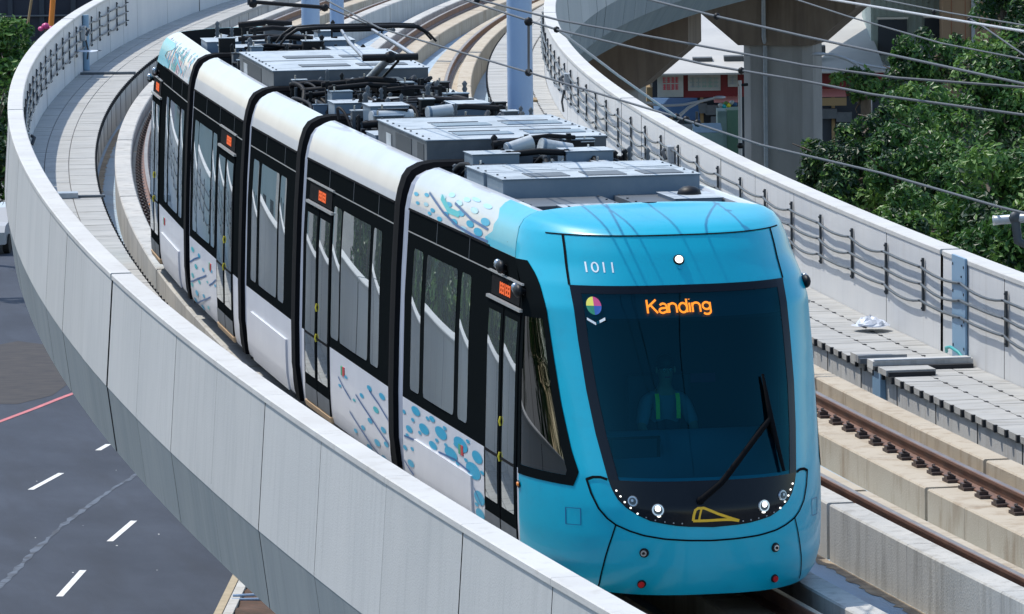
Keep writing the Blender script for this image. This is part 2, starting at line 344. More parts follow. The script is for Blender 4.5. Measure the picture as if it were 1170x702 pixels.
# cable brackets on the walls with conduits
def bracket_mesh():
    b = MB(); b.box(-.02,.02,0,.026,0,.60,'bracket')
    for z in (.12,.31,.50): b.box(-.03,.03,.026,.066,z-.01,z+.01,'bracket'); b.tube([(0,.026,z),(0,.072,z)], .009, 'bracket', 6)
    for z in (.03,.57): b.tube([(0,.026,z),(0,.038,z)], .013, 'bracket', 6)
    return b
BM = None
def bracket(a, sgn, label, group):
    global BM
    s = -2.655 if sgn < 0 else TC+2.655
    if BM is None: o = bracket_mesh().build('cable_bracket', org=(0,0,0)); BM = o.data
    else: o = bpy.data.objects.new('cable_bracket', BM); COL.objects.link(o)
    o.location = T(a, s, .52); o.rotation_euler = (0, 0, (-math.pi/2 if sgn < 0 else math.pi/2)-a/R); tag(o, label, 'bracket', group)
BR = [9.12+2.0*k for k in range(-11, 46)]; BL = [16.19+1.98*k for k in range(4, 32)]
for a in BR: bracket(a, 1, 'dark steel cable bracket bolted to the white right parapet wall', 'cable brackets on the right wall')
for a in BL: bracket(a, -1, 'dark steel cable bracket bolted to the inner face of the left parapet wall', 'cable brackets on the left wall')
for sgn, B, wn in ((1, BR, 'right'), (-1, BL, 'left')):
    for z, nm in ((.64,'lowest'),(.83,'middle'),(1.02,'topmost')):
        pts = []
        for i in range(len(B)-1):
            for k in range(6):
                u = k/6; sag = .062 if sgn > 0 else .05
                pts.append((B[i]+2*u, (TC+2.612 if sgn > 0 else -2.612)+random.uniform(-.004,.004), z-sag*4*u*(1-u)*(.55+.45*math.sin(i*2.1+z*9))))
        b = MB(T); b.tube(pts, .0165, 'conduit', 6)
        b.build('cable_conduit', None, f'{nm} of the three sagging grey conduits on the brackets of the {wn} wall', 'conduit')
#SECTION-TRAM
Js = [np.array([0., -4.]), np.array([0., 2.4661]), np.array([.10986, 8.80688]), np.array([.26616, 13.42626]), np.array([.58514, 19.75995])]
a5 = .0676444; Js.append(Js[4]+np.array([math.sin(a5), math.cos(a5)])*7.6)
FRM = {}
for m in range(1, 6):
    F, B = Js[m-1], Js[m]; t = (B-F)/np.linalg.norm(B-F); FRM[m] = (F, t, np.array([t[1], -t[0]]), np.linalg.norm(B-F))
def ML(m):
    F, t, n, L = FRM[m]; g0 = gr(Ta(*F)); g1 = gr(Ta(*(F+t*L)))
    def f(l, w, z): p = F+t*l+n*w; return (p[0], p[1], z+g0+(g1-g0)*l/L)
    return f
def ip(x, t): return float(np.interp(x, [p[0] for p in t], [p[1] for p in t]))
WZ = [(.12,1.20),(.2,1.26),(.35,1.30),(.6,1.31),(1.0,1.31),(2.0,1.275),(2.8,1.217),(2.93,1.19),(3.05,1.15),(3.12,1.10),(3.16,1.03),(3.18,.97),(3.20,.80),(3.215,.6),(3.225,.35),(3.23,.0)]
wz = lambda z: ip(z, WZ)
YB = [(.12,-3.40),(1.0,-3.40),(2.45,-3.40),(2.64,-3.20),(2.8,-2.92),(3.04,-2.78),(3.12,-2.75),(3.24,-2.75)]
YF = [(.12,-4.96),(.2,-5.0),(.35,-5.05),(.6,-5.08),(.85,-5.07),(1.1,-5.0),(1.8,-4.62),(2.64,-4.1),(2.9,-3.95),(3.04,-3.85),(3.10,-3.72),(3.14,-3.55),(3.18,-3.25),(3.205,-3.0),(3.23,-2.85)]
NX, NY = 2.8, 1.45
def nose(x, z, off=0.):
    w = wz(z)+off; yb = ip(z, YB); yf = ip(z, YF)-off; r = min(abs(x)/max(w, 1e-4), 1.)
    return yb+(yf-yb)*(1-r**NX)**(1/NY)
def nose_r(u, z, off=0.):
    """u in [-1,1] round the plan outline"""
    w = wz(z)+off; yb = ip(z, YB); yf = ip(z, YF)-off; th = u*math.pi/2
    x = w*math.copysign(abs(math.sin(th))**(2/NX), th); return (x, yb+(yf-yb)*max(math.cos(th), 0)**(2/NY), z)
def u_of(h, z, off=0.):
    r = min(max(abs(h)/(wz(z)+off), 0), 1); return math.copysign(math.asin(r**(NX/2))/(math.pi/2), h)
tram = thing('tram', T(6.5, 0, 0), 'five-section light blue and white tram with an orange Kanding sign rounding the curved viaduct', 'tram')
HB = [(.70,.0),(.705,.16),(.72,.31),(.735,.40),(.76,.515),(.80,.60),(.86,.69),(.92,.745),(1.0,.785),(1.09,.81),(1.45,.865),(1.8,.90),(2.2,.92),(2.64,.93)]
HS = [(1.0,1.04),(1.12,1.0),(1.3,1.035),(1.67,1.075),(2.0,1.095),(2.39,1.115),(2.6,1.128),(2.7,1.138),(2.8,1.165)]
def nose_assembly(m, sec, front):
    fl = ML(m)
    XF = (lambda x, y, z: fl(y+4, x, z)) if front else (lambda x, y, z: fl(2.4661-y, x, z))
    b = MB(XF)
    zs = sorted(set([.12,.16,.2,.25,.3]+list(np.round(np.arange(.36, 3.0, .03), 3))+[3.0,3.02,3.04,3.06,3.08,3.10,3.12,3.14,3.16,3.17,3.18,3.19,3.2,3.205,3.21,3.215,3.22,3.225,3.229]))
    us = list(np.linspace(-1, 1, 141))
    P = [[nose_r(u, z) for u in us] for z in zs]
    def keep(i, j):
        q = P[i][j], P[i][j+1], P[i+1][j], P[i+1][j+1]; z = sum(p[2] for p in q)/4; x = abs(sum(p[0] for p in q)/4)
        if 1.11 < z < 2.59 and x < ip(z, HB)-.03: return False
        if 1.12 < z < 2.32 and x > ip(z, HS)+(.05 if (q[0][0] < 0) == front else .25) and sum(p[1] for p in q)/4 < ip(z, YB)-.07: return False
        return True
    b.grid(P, 'blue', True, flip=not front, keep=keep)
    # under side and rear faces of the roof cap
    b.poly([nose_r(u, .12) for u in us], 'black')
    b.poly([(x, -2.75, z) for x, z in [(-1.10,3.12),(-.97,3.18),(-.6,3.215),(0,3.229),(.6,3.215),(.97,3.18),(1.10,3.12)]]+[(1.05,-2.75,2.96),(-1.05,-2.75,2.96)], 'black')
    b.build('nose_shell', sec, label='light blue nose moulding')
    # black mask round and below the windscreen
    b = MB(XF); o = .006
    zr = sorted(set(list(np.linspace(.70,.78,9))+list(np.linspace(.8,1.08,10))+[1.085]))
    b.grid([[(x, nose(x, z, o), z) for x in np.linspace(-ip(z, HB), ip(z, HB), 41)] for z in zr], 'mask', True, flip=not front)
    zr = list(np.linspace(1.085, 2.64, 40))
    for sg in (-1, 1):
        b.grid([[(x, nose(x, z, o), z) for x in sorted([sg*(ip(z, HB)-.075), sg*(ip(z, HB)-.037), sg*ip(z, HB)])] for z in zr], 'mask', True, flip=not front)
    b.grid([[(x, nose(x, z, o), z) for x in np.linspace(-ip(z, HB)+.075, ip(z, HB)-.075, 41)] for z in np.linspace(2.575, 2.64, 4)], 'mask', True, flip=not front)
    mk = b.build('windscreen_mask', sec)
    b = MB(XF)
    b.grid([[(x, nose(x, z, .003), z) for x in np.linspace(-ip(z, HB)+.06, ip(z, HB)-.06, 41)] for z in np.linspace(1.075, 2.585, 40)], 'windscreen', True, flip=not front)
    b.build('windscreen', sec, label='blue tinted windscreen')
    # cab side windows
    for sg in (-1, 1):
        b = MB(XF); zr = list(np.linspace(1.0, 2.8, 45)); rows = []; n = 16
        for z in zr:
            u0 = abs(u_of(ip(z, HS)+(.20 if (sg > 0) == front else 0), z, o)); rows.append([nose_r(sg*(u0+(1-u0)*k/n), z, o) for k in range(n+1)])
        def kp(i, j):
            q = rows[i][j], rows[i+1][j+1]; z = (q[0][2]+q[1][2])/2; y = (q[0][1]+q[1][1])/2
            return not (1.10 < z < 2.34 and 2 <= j and y < ip(z, YB)-.05)
        b.grid(rows, 'band', True, keep=kp, flip=(sg < 0) == front); b.build('side_mask', sec, label='black frame of the cab side window')
        b = MB(XF); rows = [[nose_r(sg*(abs(u_of(ip(z, HS)+(.20 if (sg > 0) == front else 0), z, o))+(1-abs(u_of(ip(z, HS)+(.20 if (sg > 0) == front else 0), z, o)))*k/n), z, .002) for k in range(1, n+1)] for z in zr if 1.06 < z < 2.38]
        b.grid(rows, 'cabglass', True, flip=(sg < 0) == front); b.build('cab_window', sec)
    # seams
    b = MB(XF)
    def ribbon(pts, wd, off, mt='rubber'):
        rows = []
        for i, (x, z) in enumerate(pts):
            x0, z0 = pts[max(i-1,0)]; x1, z1 = pts[min(i+1,len(pts)-1)]; d = math.hypot(x1-x0, z1-z0) or 1; nx, nz = -(z1-z0)/d*wd/2, (x1-x0)/d*wd/2
            rows.append([(x+nx, nose(x+nx, z+nz, off), z+nz), (x-nx, nose(x-nx, z-nz, off), z-nz)])
        b.grid(rows, mt, True, flip=not front)
    U = [(.955,1.075),(.93,.96),(.885,.84),(.83,.765),(.77,.715),(.67,.67),(.567,.638),(.40,.61),(.2,.595),(0,.588)]
    Uf = [(-x, z) for x, z in U]+[(x, z) for x, z in U[::-1][1:]]
    Us = [(float(np.interp(t, range(len(Uf)), [p[0] for p in Uf])), float(np.interp(t, range(len(Uf)), [p[1] for p in Uf]))) for t in np.linspace(0, len(Uf)-1, 90)]
    ribbon(Us, .014, .006)
    for sg in (-1, 1):
        ribbon([(sg*x, z) for x, z in [(.955,1.07),(.91,1.095),(.86,1.10),(.815,1.085)]], .022, .0065)
        ribbon([(sg*(.77+.10*math.sin(math.pi/2*t)), .715-.56*t) for t in np.linspace(0, 1, 14)], .010, .006)
        ribbon([(sg*(.931-.022*t), 2.64+.4*t) for t in np.linspace(0, 1, 10)], .017, .006)
    ribbon([(x, 3.04) for x in np.linspace(-1.02, 1.02, 50)], .010, .006)
    for sg in (-1, 1):
        for P_ in ([(1.0,.82),(1.0,.68)],[(1.09,.81),(1.09,.67)],[(1.0,.82),(1.09,.81)],[(1.0,.68),(1.09,.67)]): ribbon([(sg*(P_[0][0]+(P_[1][0]-P_[0][0])*t), P_[0][1]+(P_[1][1]-P_[0][1])*t) for t in np.linspace(0, 1, 4)], .005, .003, 'dot_navy')
    b.build('panel_seams', sec, label='dark seams between the nose panels')
    # lights
    def disc(bb, x, z, r, mt, off, n=18, depth=0.012):
        y = nose(x, z, off); e = .02
        tx = np.array([2*e, nose(x+e, z, off)-nose(x-e, z, off), 0]); tz = np.array([0, nose(x, z+e, off)-nose(x, z-e, off), 2*e]); tx /= np.linalg.norm(tx); tz /= np.linalg.norm(tz)
        nn = np.cross(tx, tz); nn = nn/np.linalg.norm(nn); nn = nn if nn[1] < 0 else -nn
        c = np.array([x, y, z]); q = [tuple(c+r*(tx*math.cos(2*math.pi*k/n)+tz*math.sin(2*math.pi*k/n))+nn*depth) for k in range(n)]; q0 = [tuple(c+r*1.1*(tx*math.cos(2*math.pi*k/n)+tz*math.sin(2*math.pi*k/n))) for k in range(n)]
        bb.poly(q if front else q[::-1], mt); bb.add(q0+q, [[k, (k+1)%n, n+(k+1)%n, n+k] for k in range(n)], mt)
    for sg in (-1, 1):
        h = MB(XF); disc(h, sg*.452, .853, .05, 'chrome', .007); disc(h, sg*.452, .853, .037, 'win_dark', .009, depth=.014); disc(h, sg*.452, .864, .025, 'lamp', .009, depth=.018); disc(h, sg*.447, .812, .018, 'lamp', .009); h.build('headlight', sec, label='lit white headlight')
        h = MB(XF); disc(h, sg*.64, .92, .043, 'lamp_dim', .007); disc(h, sg*.64, .92, .03, 'win_dark', .009, depth=.016); disc(h, sg*.64, .925, .012, 'lamp_dim', .01, depth=.02); h.build('spotlight', sec)
        pts = [(.755,1.0),(.728,.955),(.70,.91),(.66,.865),(.61,.82),(.545,.79),(.475,.768),(.40,.755),(.33,.745),(.26,.74)]
        for i, (x, z) in enumerate(pts): h = MB(XF); disc(h, sg*x, z, .0072 if i < 5 else .006, 'lamp' if i < 5 else 'lamp_dim', .008, 10, .008); h.build('running_light', sec)
        h = MB(XF); disc(h, sg*.562, .49, .038, 'black', .002); disc(h, sg*.562, .49, .026, 'chrome', .004, depth=.02); disc(h, sg*.562, .49, .012, 'black', .004, depth=.026); h.build('sensor', sec)
        h = MB(XF); disc(h, sg*.57, .218, .036, 'black', .002); disc(h, sg*.57, .218, .027, 'red', .004, depth=.02); h.build('reflector', sec, label='round red reflector')
    h = MB(XF); disc(h, -.02, 2.84, .045, 'black', .002); disc(h, -.02, 2.84, .033, 'lamp', .004, depth=.02); disc(h, -.02, 2.775, .014, 'dot_blue', .002); h.build('top_light', sec, label='round lit lamp above the sign')
    # wiper
    h = MB(XF); oo = .035
    W = lambda x, z: (x, nose(x, z, oo), z)
    h.tube([W(-.10,.93), W(.08,1.06), W(.30,1.28), W(.50,1.47), W(.60,1.55)], [.028,.025,.022,.020,.018], 'rubber', 6); h.tube([W(-.06,.95), W(.14,1.10), W(.36,1.32), W(.56,1.50)], .012, 'rubber', 5)
    h.tube([W(.575,1.90), W(.60,1.55), W(.665,1.12)], [.012,.026,.015], 'rubber', 6); h.ball(W(-.10,.93), .035, 'rubber', 8); h.build('wiper', sec)
    # destination display behind the glass
    h = MB(XF); h.grid([[(x, nose(x, z, -.06), z) for x in np.linspace(-.86,.86,21)] for z in (2.37,2.47,2.565)], 'display', True, flip=not front)
    h.grid([[(x, nose(x, z, -.03), z) for x in np.linspace(-.88,.88,21)] for z in (2.35,2.375)], 'black', True, flip=not front); h.build('display_box', sec)
    if front:
        stroke_text(lambda x, z: XF(x, nose(x, z, -.035), z), -.335, .21, 2.415, 2.522, 'led', sec, 'destination_text', 'orange lit letters reading Kanding')
        text_on(lambda x, z: XF(x, nose(x, z, .004), z), '1011', -.79, -.575, 2.745, 2.83, 'letter', sec, 'fleet_number', 'white number 1011')
        # round badge and chevron
        h = MB(XF); cx, cz, r = -.772, 2.480, .058
        for k, mt in enumerate(('mag','bdg_y','bdg_g','bdg_b')):
            q = [(cx, nose(cx, cz, .006), cz)]+[(cx+r*1.0*math.cos(t), nose(cx+r*math.cos(t), cz+r*1.25*math.sin(t)-.0, .006), cz+r*1.25*math.sin(t)) for t in np.linspace(k*math.pi/2, (k+1)*math.pi/2, 7)]
            h.poly(q, mt)
        for x0, x1 in ((-.065,0),(0,.07)):
            za = cz-.095; zb = cz-.135
            h.poly([(cx+x0, nose(cx+x0, za, .006), za if x0 < 0 else zb), (cx+x1, nose(cx+x1, zb, .006), zb if x0 < 0 else za+.005), (cx+x1, nose(cx+x1, zb-.02, .006), (zb-.022) if x0 < 0 else za-.018), (cx+x0, nose(cx+x0, za-.02, .006), (za-.02) if x0 < 0 else zb-.022)], 'bdg_w')
        h.build('round_badge', sec, label='round badge of red, yellow, green and blue quarters over a white chevron')
        # yellow tram emblem
        h = MB(XF); b = h
        PX = lambda u, v: (-.157+((690+u/5.087)-793)*.00747, .776-((540+v/5.087)-593)*.0077)
        ribbon([PX(*p) for p in [(516,281),(521,250),(530,222),(546,212),(580,212),(610,224),(660,246),(720,268),(785,290)]], .022, .012, 'gold')
        ribbon([PX(*p) for p in [(785,290),(740,282),(690,280),(600,282),(516,281)]], .022, .012, 'gold'); ribbon([PX(*p) for p in [(566,216),(556,250),(550,281)]], .016, .012, 'gold')
        h.build('tram_emblem', sec, label='yellow outline emblem of a tram')
    return XF
DG = None
def stroke_text(fn, x0, x1, z0, z1, mt, parent, name, label):
    """sign letters K a n d i n g from rounded strokes in a 5-high grid"""
    arc = lambda cx, cz, rx, rz, a, b_, n=9: [(cx+rx*math.cos(math.radians(a+(b_-a)*k/n)), cz+rz*math.sin(math.radians(a+(b_-a)*k/n))) for k in range(n+1)]
    G = [(3.2, [[(0,0),(0,5)],[(2.6,5),(0,2.2)],[(.9,3.1),(2.8,0)]]),
         (2.9, [[(2.3,0),(2.3,2.2)]+arc(1.3,2.2,1,1.3,0,150),[(2.3,1.9),(1.1,1.8)]+arc(1.1,.9,1.0,.9,90,270)+[(2.3,.6)]]),
         (2.9, [[(0,0),(0,3.5)],[(0,2.2)]+arc(1.1,2.2,1.1,1.3,150,0)+[(2.2,0)]]),
         (2.9, [[(2.3,0),(2.3,5)],arc(1.15,1.75,1.15,1.75,0,360,16)]),
         (1.0, [[(.2,0),(.2,3.5)],[(.2,4.7),(.2,4.95)]]),
         (2.9, [[(0,0),(0,3.5)],[(0,2.2)]+arc(1.1,2.2,1.1,1.3,150,0)+[(2.2,0)]]),
         (2.4, [arc(1.15,2.2,1.1,1.3,0,360,16),[(2.25,3.5),(2.25,.1)]+arc(1.15,.1,1.1,1.0,0,-150)])]
    tot = sum(g[0] for g in G); b = MB(); x = 0; sx = (x1-x0)/tot; sz = (z1-z0)/5; wd = .0165
    for adv, st in G:
        for pts in st:
            rows = []
            P = [(x0+(x+p[0])*sx, z0+p[1]*sz) for p in pts]
            for i, p in enumerate(P):
                a, c = P[max(i-1,0)], P[min(i+1,len(P)-1)]; d = math.hypot(c[0]-a[0], c[1]-a[1]) or 1; nx, nz = -(c[1]-a[1])/d*wd/2, (c[0]-a[0])/d*wd/2
                rows.append([fn(p[0]+nx, p[1]+nz), fn(p[0]-nx, p[1]-nz)])
            b.grid(rows, mt, False)
        x += adv
    return b.build(name, parent, label)
def text_on(fn, txt, x0, x1, z0, z1, mt, parent, name, label, squash=False, depth=0):
    cu = bpy.data.curves.new('t', 'FONT'); cu.body = txt; cu.resolution_u = 4
    if mt in ('led',): cu.offset = .012
    o = bpy.data.objects.new('t', cu); COL.objects.link(o); dg = bpy.context.evaluated_depsgraph_get(); me = bpy.data.meshes.new_from_object(o.evaluated_get(dg)); bpy.data.objects.remove(o)
    V = np.array([v.co[:] for v in me.vertices]); F = [list(p.vertices) for p in me.polygons]; bpy.data.meshes.remove(me)
    lo, hi = V[:,0].min(), V[:,0].max(); yl, yh = V[:,1].min(), V[:,1].max()
    if squash: V[:,1] = np.where(V[:,1] < 0, V[:,1]*.35, V[:,1]); yl = V[:,1].min()
    b = MB(); b.add([fn(x0+(v[0]-lo)/(hi-lo)*(x1-x0), z0+(v[1]-yl)/(yh-yl)*(z1-z0)) for v in V], F, mt); return b.build(name, parent, label)
LINE_UP = [.26,.32,.42,.6,.8,1.04]
def section(m, l0, l1, label, front=None):
    """car body shell of module m between l0 and l1 (functions of z allowed)"""
    f = ML(m); b = MB(f); F0 = l0 if callable(l0) else (lambda z: l0); F1 = l1 if callable(l1) else (lambda z: l1)
    for sg in (-1, 1):
        def strip(zs, mt):
            rows = [[(l, sg*wz(z), z) for l in np.linspace(F0(z), F1(z), 9)] for z in zs]; b.grid(rows, mt, True, flip=sg > 0)
        strip([.26,.32,.42,.6,.8,1.04], 'panel_white'); strip([1.04,1.5,2.0,2.4,2.8], 'band'); strip([2.8,2.86,2.93,2.99,3.05,3.09,3.12,3.145,3.16,3.172,3.18], 'white')
        b.grid([[(l, sg*w, z) for l in np.linspace(F0(3.18), F1(3.18), 3)] for w, z in ((.97,3.18),(.93,3.183),(.90,3.16),(.90,2.97))], 'white', False, flip=sg > 0)
        strip([.26,.262], 'black')
    b.grid([[(l, w, 2.97) for l in np.linspace(F0(3.1), F1(3.1), 3)] for w in (-.9, .9)], 'deck_roof', False)
    b.grid([[(l, w, .27) for l in np.linspace(F0(.3), F1(.3), 3)] for w in (-1.29, 1.29)], 'black', False)
    prof = [(sg_w, z) for z, sg_w in [(z, -wz(z)) for z in (.26,.6,1.04,2,2.8,3.05,3.12,3.18)]]+[(wz(z), z) for z in (3.18,3.12,3.05,2.8,2,1.04,.6,.26)]
    for fn, use in ((F0, front != 'front'), (F1, front != 'rear')):
        if use: b.poly([(fn(z), w*.995, z) for w, z in prof], 'black')
    return b.build('car_section', tram, label)
def SP(m, l, z, off=.004, sg=-1): return ML(m)(l, sg*(wz(z)+off), z)
def pane(m, sec, la, lb, za, zb, mt='pane', name='window', off=.005, tilt=0., r=.05, sg=-1, label=None, raked=0.):
    """glass pane with rounded corners; tilt turns it a little about its upright axis"""
    b = MB(); n = 4; la, lb = sorted((la, lb)); c = []
    for cx, cz, t0 in ((lb-r, zb-r, 0), (la+r, zb-r, 90), (la+r, za+r, 180), (lb-r, za+r, 270)):
        for k in range(n+1): t = math.radians(t0+90*k/n); c.append((cx+r*math.cos(t), cz+r*math.sin(t)))
    # pane is curved with the body: split in rows
    zs = sorted(set([round(z, 4) for _, z in c]+list(np.linspace(za+r, zb-r, 6))))
    rows = []
    for z in zs:
        d = 0
        if z > zb-r: d = r-math.sqrt(max(r*r-(z-zb+r)**2, 0))
        if z < za+r: d = r-math.sqrt(max(r*r-(za+r-z)**2, 0))
        rows.append([SP(m, l, z, off+tilt*(lb-la)/4*(1-((l-(la+lb)/2)/((lb-la)/2))**2), sg) for l in np.linspace(la+d, lb-d, 13)])
    b.grid(rows, mt, True, flip=sg > 0)
    return b.build(name, sec, label)
def door(m, sec, la, lb, sg=-1, label=None):
    """double plug door: two dark leaves with glass, seals, handles, sill"""
    mid = (la+lb)/2
    for i, (p, q) in enumerate(((la, mid-.012), (mid+.012, lb))):
        b = MB(lambda l, w, z: SP(m, l, z, w, sg)); zs = np.linspace(.33, 2.36, 14)
        b.grid([[(l, .012, z) for l in (p+.012, q-.012)] for z in zs], 'band', True, flip=sg > 0)
        for l, w0 in ((p+.012, 0), (q-.012, 0)): b.grid([[(l, -.01, z), (l, .012, z)] for z in zs], 'rubber', False)
        b.grid([[(l, .014+.004*(1-((l-(p+q)/2)/((q-p)/2))**2), z) for l in np.linspace(p+.09, q-.09, 9)] for z in np.linspace(.62, 2.28, 12)], 'pane_door', True, flip=sg > 0)
        b.grid([[(l, .0165, z) for l in (p+.012, q-.012)] for z in (.335,.345,.50)], 'unit_dark', True, flip=sg > 0)
        b.grid([[(l, .019, z) for l in (p+.05, q-.05)] for z in (1.03,1.055)], 'rubber', True, flip=sg > 0)
        for z in (1.05, 1.36): ll = (q-.035) if i == 0 else (p+.035); (b.tube([(ll, .02, z-.04), (ll, .03, z), (ll, .02, z+.04)], .010, 'yellow', 6) if i == 0 else None)
        b.build('door_leaf', sec)
    b = MB(lambda l, w, z: SP(m, l, z, w, sg)); b.box(la-.03, lb+.03, -.01, .03, .262, .322, 'sill'); b.build('door_sill', sec, label='worn tan door sill')
    b = MB(lambda l, w, z: SP(m, l, z, w, sg)); b.box(la-.02, lb+.02, 0, .03, 2.37, 2.395, 'trim'); b.box(la-.02, lb+.02, 0, .022, 2.60, 2.615, 'trim'); b.box(la+.1, lb-.1, 0, .008, 2.41, 2.585, 'rubber'); b.build('sign_box', sec)
def side_sign(m, sec, la, lb, sg=-1):
    b = MB(lambda l, w, z: SP(m, l, z, w, sg)); la, lb = sorted((la, lb))
    for (u0, u1) in ((.30,.60),(.66,.95)):
        w = (lb-la)
        for q in ((0,.15,.0,1),(.85,1,.0,1),(.1,.9,.8,.95),(.1,.9,.45,.6),(.1,.9,.05,.2),(.42,.58,.0,1)):
            x0 = la+w*(u0+(u1-u0)*q[0]); x1 = la+w*(u0+(u1-u0)*q[1]); b.box(x0, x1, .009, .0135, 2.445+.10*q[2], 2.445+.10*q[3], 'led_side')
    b.build('led_sign', sec, label='orange lit side display above the door')
def dots(m, sec, spec, name='livery_dots', lines=(), sg=-1):
    b = MB()
    for l, z, r, mt in spec:
        n = 14; q = [SP(m, l+r*math.cos(2*math.pi*k/n), z+r*1.05*math.sin(2*math.pi*k/n), .004+(random.random()*.001), sg) for k in range(n)]; b.poly(q if sg > 0 else q[::-1], mt)
    for pts, wd, mt in lines:
        rows = []
        for i, (l, z) in enumerate(pts):
            l0, z0 = pts[max(i-1,0)]; l1, z1 = pts[min(i+1,len(pts)-1)]; d = math.hypot(l1-l0, z1-z0); nl, nz = -(z1-z0)/d*wd/2, (l1-l0)/d*wd/2
            rows.append([SP(m, l+nl, z+nz, .0055, sg), SP(m, l-nl, z-nz, .0055, sg)])
        b.grid(rows, mt, True)
    b.build(name, sec)
def plate(m, sec, la, lb, za, zb, mt, off, name, label=None, sg=-1):
    b = MB(lambda l, w, z: SP(m, l, z, w, sg)); n = max(2, int((zb-za)/.2)+1)
    b.grid([[(l, off, z) for l in (la, lb)] for z in np.linspace(za, zb, n+1)], mt, True, flip=sg > 0)
    b.grid([[(l, off, z), (l, -.01, z)] for z in np.linspace(za, zb, n+1) for l in (la,)], mt, False); b.grid([[(l, -.01, z), (l, off, z)] for z in np.linspace(za, zb, n+1) for l in (lb,)], mt, False)
    b.grid([[(l, off, zb) for l in (la, lb)], [(l, -.01, zb) for l in (la, lb)]], mt, False)
    return b.build(name, sec, label)
D1 = [(5.4,.98,.22,.04),(5.75,.77,.17,.031),(4.99,.859,.25,.046),(4.15,.922,.29,.054),(6.0,.904,.08,.019),(4.55,.76,.2,.035),(3.67,.79,.31,.055),(3.2,.93,.33,.062),(4.58,1.0,.14,.025),(2.62,.765,.34,.07),(2.43,.91,.24,.053),(5.72,.45,.17,.032),(2.36,.555,.24,.06),(2.36,.41,.2,.048),(5.76,.30,.14,.025),(5.98,.568,.1,.022)]
LV1 = [[(6.009,.678),(5.45,.70)],[(4.274,.734),(3.482,.761),(2.761,.733)],[(6.064,.44),(5.744,.38),(5.582,.36)],[(2.6,.62),(2.432,.564),(2.257,.494)]]
D2 = [(1.53,.902,.15,.024),(.76,.908,.18,.029),(2.01,.776,.13,.021),(1.14,.735,.17,.028),(.71,.59,.16,.027),(1.52,.585,.15,.024),(1.13,.417,.18,.03),(1.7,.30,.17,.03),(.81,.30,.17,.03),(1.98,.462,.13,.022),(2.48,.374,.11,.019),(2.49,.677,.09,.013),(.58,.466,.14,.024),(3.0,.85,.1,.015),(3.4,.72,.1,.015)]
L2 = [[(2.385,.745),(1.924,.682),(1.289,.602),(.73,.523),(.42,.49)],[(1.536,.88),(.997,.817),(.42,.727)],[(2.804,.53),(2.264,.451),(1.555,.358),(1.108,.295),(.8,.27)],[(3.5,.80),(3.1,.72),(2.7,.66)]]
C1 = [(5.91,2.957,.11,.017),(5.75,2.887,.09,.015),(5.43,2.987,.11,.017),(5.34,2.907,.11,.018),(4.99,2.881,.11,.018),(4.6,2.835,.12,.02),(5.1,2.844,.09,.015),(4.69,3.028,.14,.022),(4.33,2.989,.14,.021),(4.35,2.901,.12,.02),(3.92,2.867,.15,.025),(3.71,2.96,.16,.026),(3.45,2.84,.16,.024),(3.21,2.908,.17,.029),(2.8,2.872,.2,.034),(2.6,2.978,.2,.032),(4.37,3.073,.14,.019),(3.91,3.037,.15,.022),(3.19,3.03,.17,.026),(3.69,3.085,.15,.018),(3.35,3.112,.19,.014),(2.78,3.10,.19,.018)]
LC1 = [[(5.335,3.017),(4.499,2.908),(3.773,2.845),(2.897,2.825),(2.3,2.83)],[(4.095,3.022),(3.195,2.95),(2.4,2.928)],[(4.751,3.023),(4.25,2.942),(3.749,2.943)]]
def edots(m, sec, D, mts, lines, name, sg, flip=None):
    b = MB(); rq = random.Random(4)
    for i, (l, z, rl, rz) in enumerate(D):
        if flip: l = flip-l
        n = 20; q = [SP(m, l+rl*math.cos(2*math.pi*k/n), min(z+rz*math.sin(2*math.pi*k/n), 3.15), .004+i*.00006, sg) for k in range(n)]; b.poly(q if sg > 0 else q[::-1], rq.choice(mts) if z < 3.02 else 'dot_pale')
    for pts, wd, mt in lines:
        P = []
        for i in range(len(pts)-1):
            for k in range(4): u = k/4; P.append((pts[i][0]*(1-u)+pts[i+1][0]*u, pts[i][1]*(1-u)+pts[i+1][1]*u))
        P.append(pts[-1]); rows = []
        for l, z in P:
            if flip: l = flip-l
            rows.append([SP(m, l, z+wd*.5, .006, sg), SP(m, l, z-wd*.5, .006, sg)])
        b.grid(rows, mt, True)
    b.build(name, sec)
G_ = .37
YBl = lambda z: ip(z, YB)
S1 = section(1, lambda z: YBl(z)+4, FRM[1][3]-G_, 'front cab section of the tram with the driver', 'front')
S2 = section(2, G_, FRM[2][3]-G_, 'second section of the tram with a double door and orange side sign')
S3 = section(3, G_, FRM[3][3]-G_, 'short plain middle section of the tram')
S4 = section(4, G_, FRM[4][3]-G_, 'fourth section of the tram with the door near its front end')
S5 = section(5, G_, lambda z: 2.4661-YBl(z), 'rear cab section of the tram', 'rear')
XN = nose_assembly(1, S1, True); nose_assembly(5, S5, False)
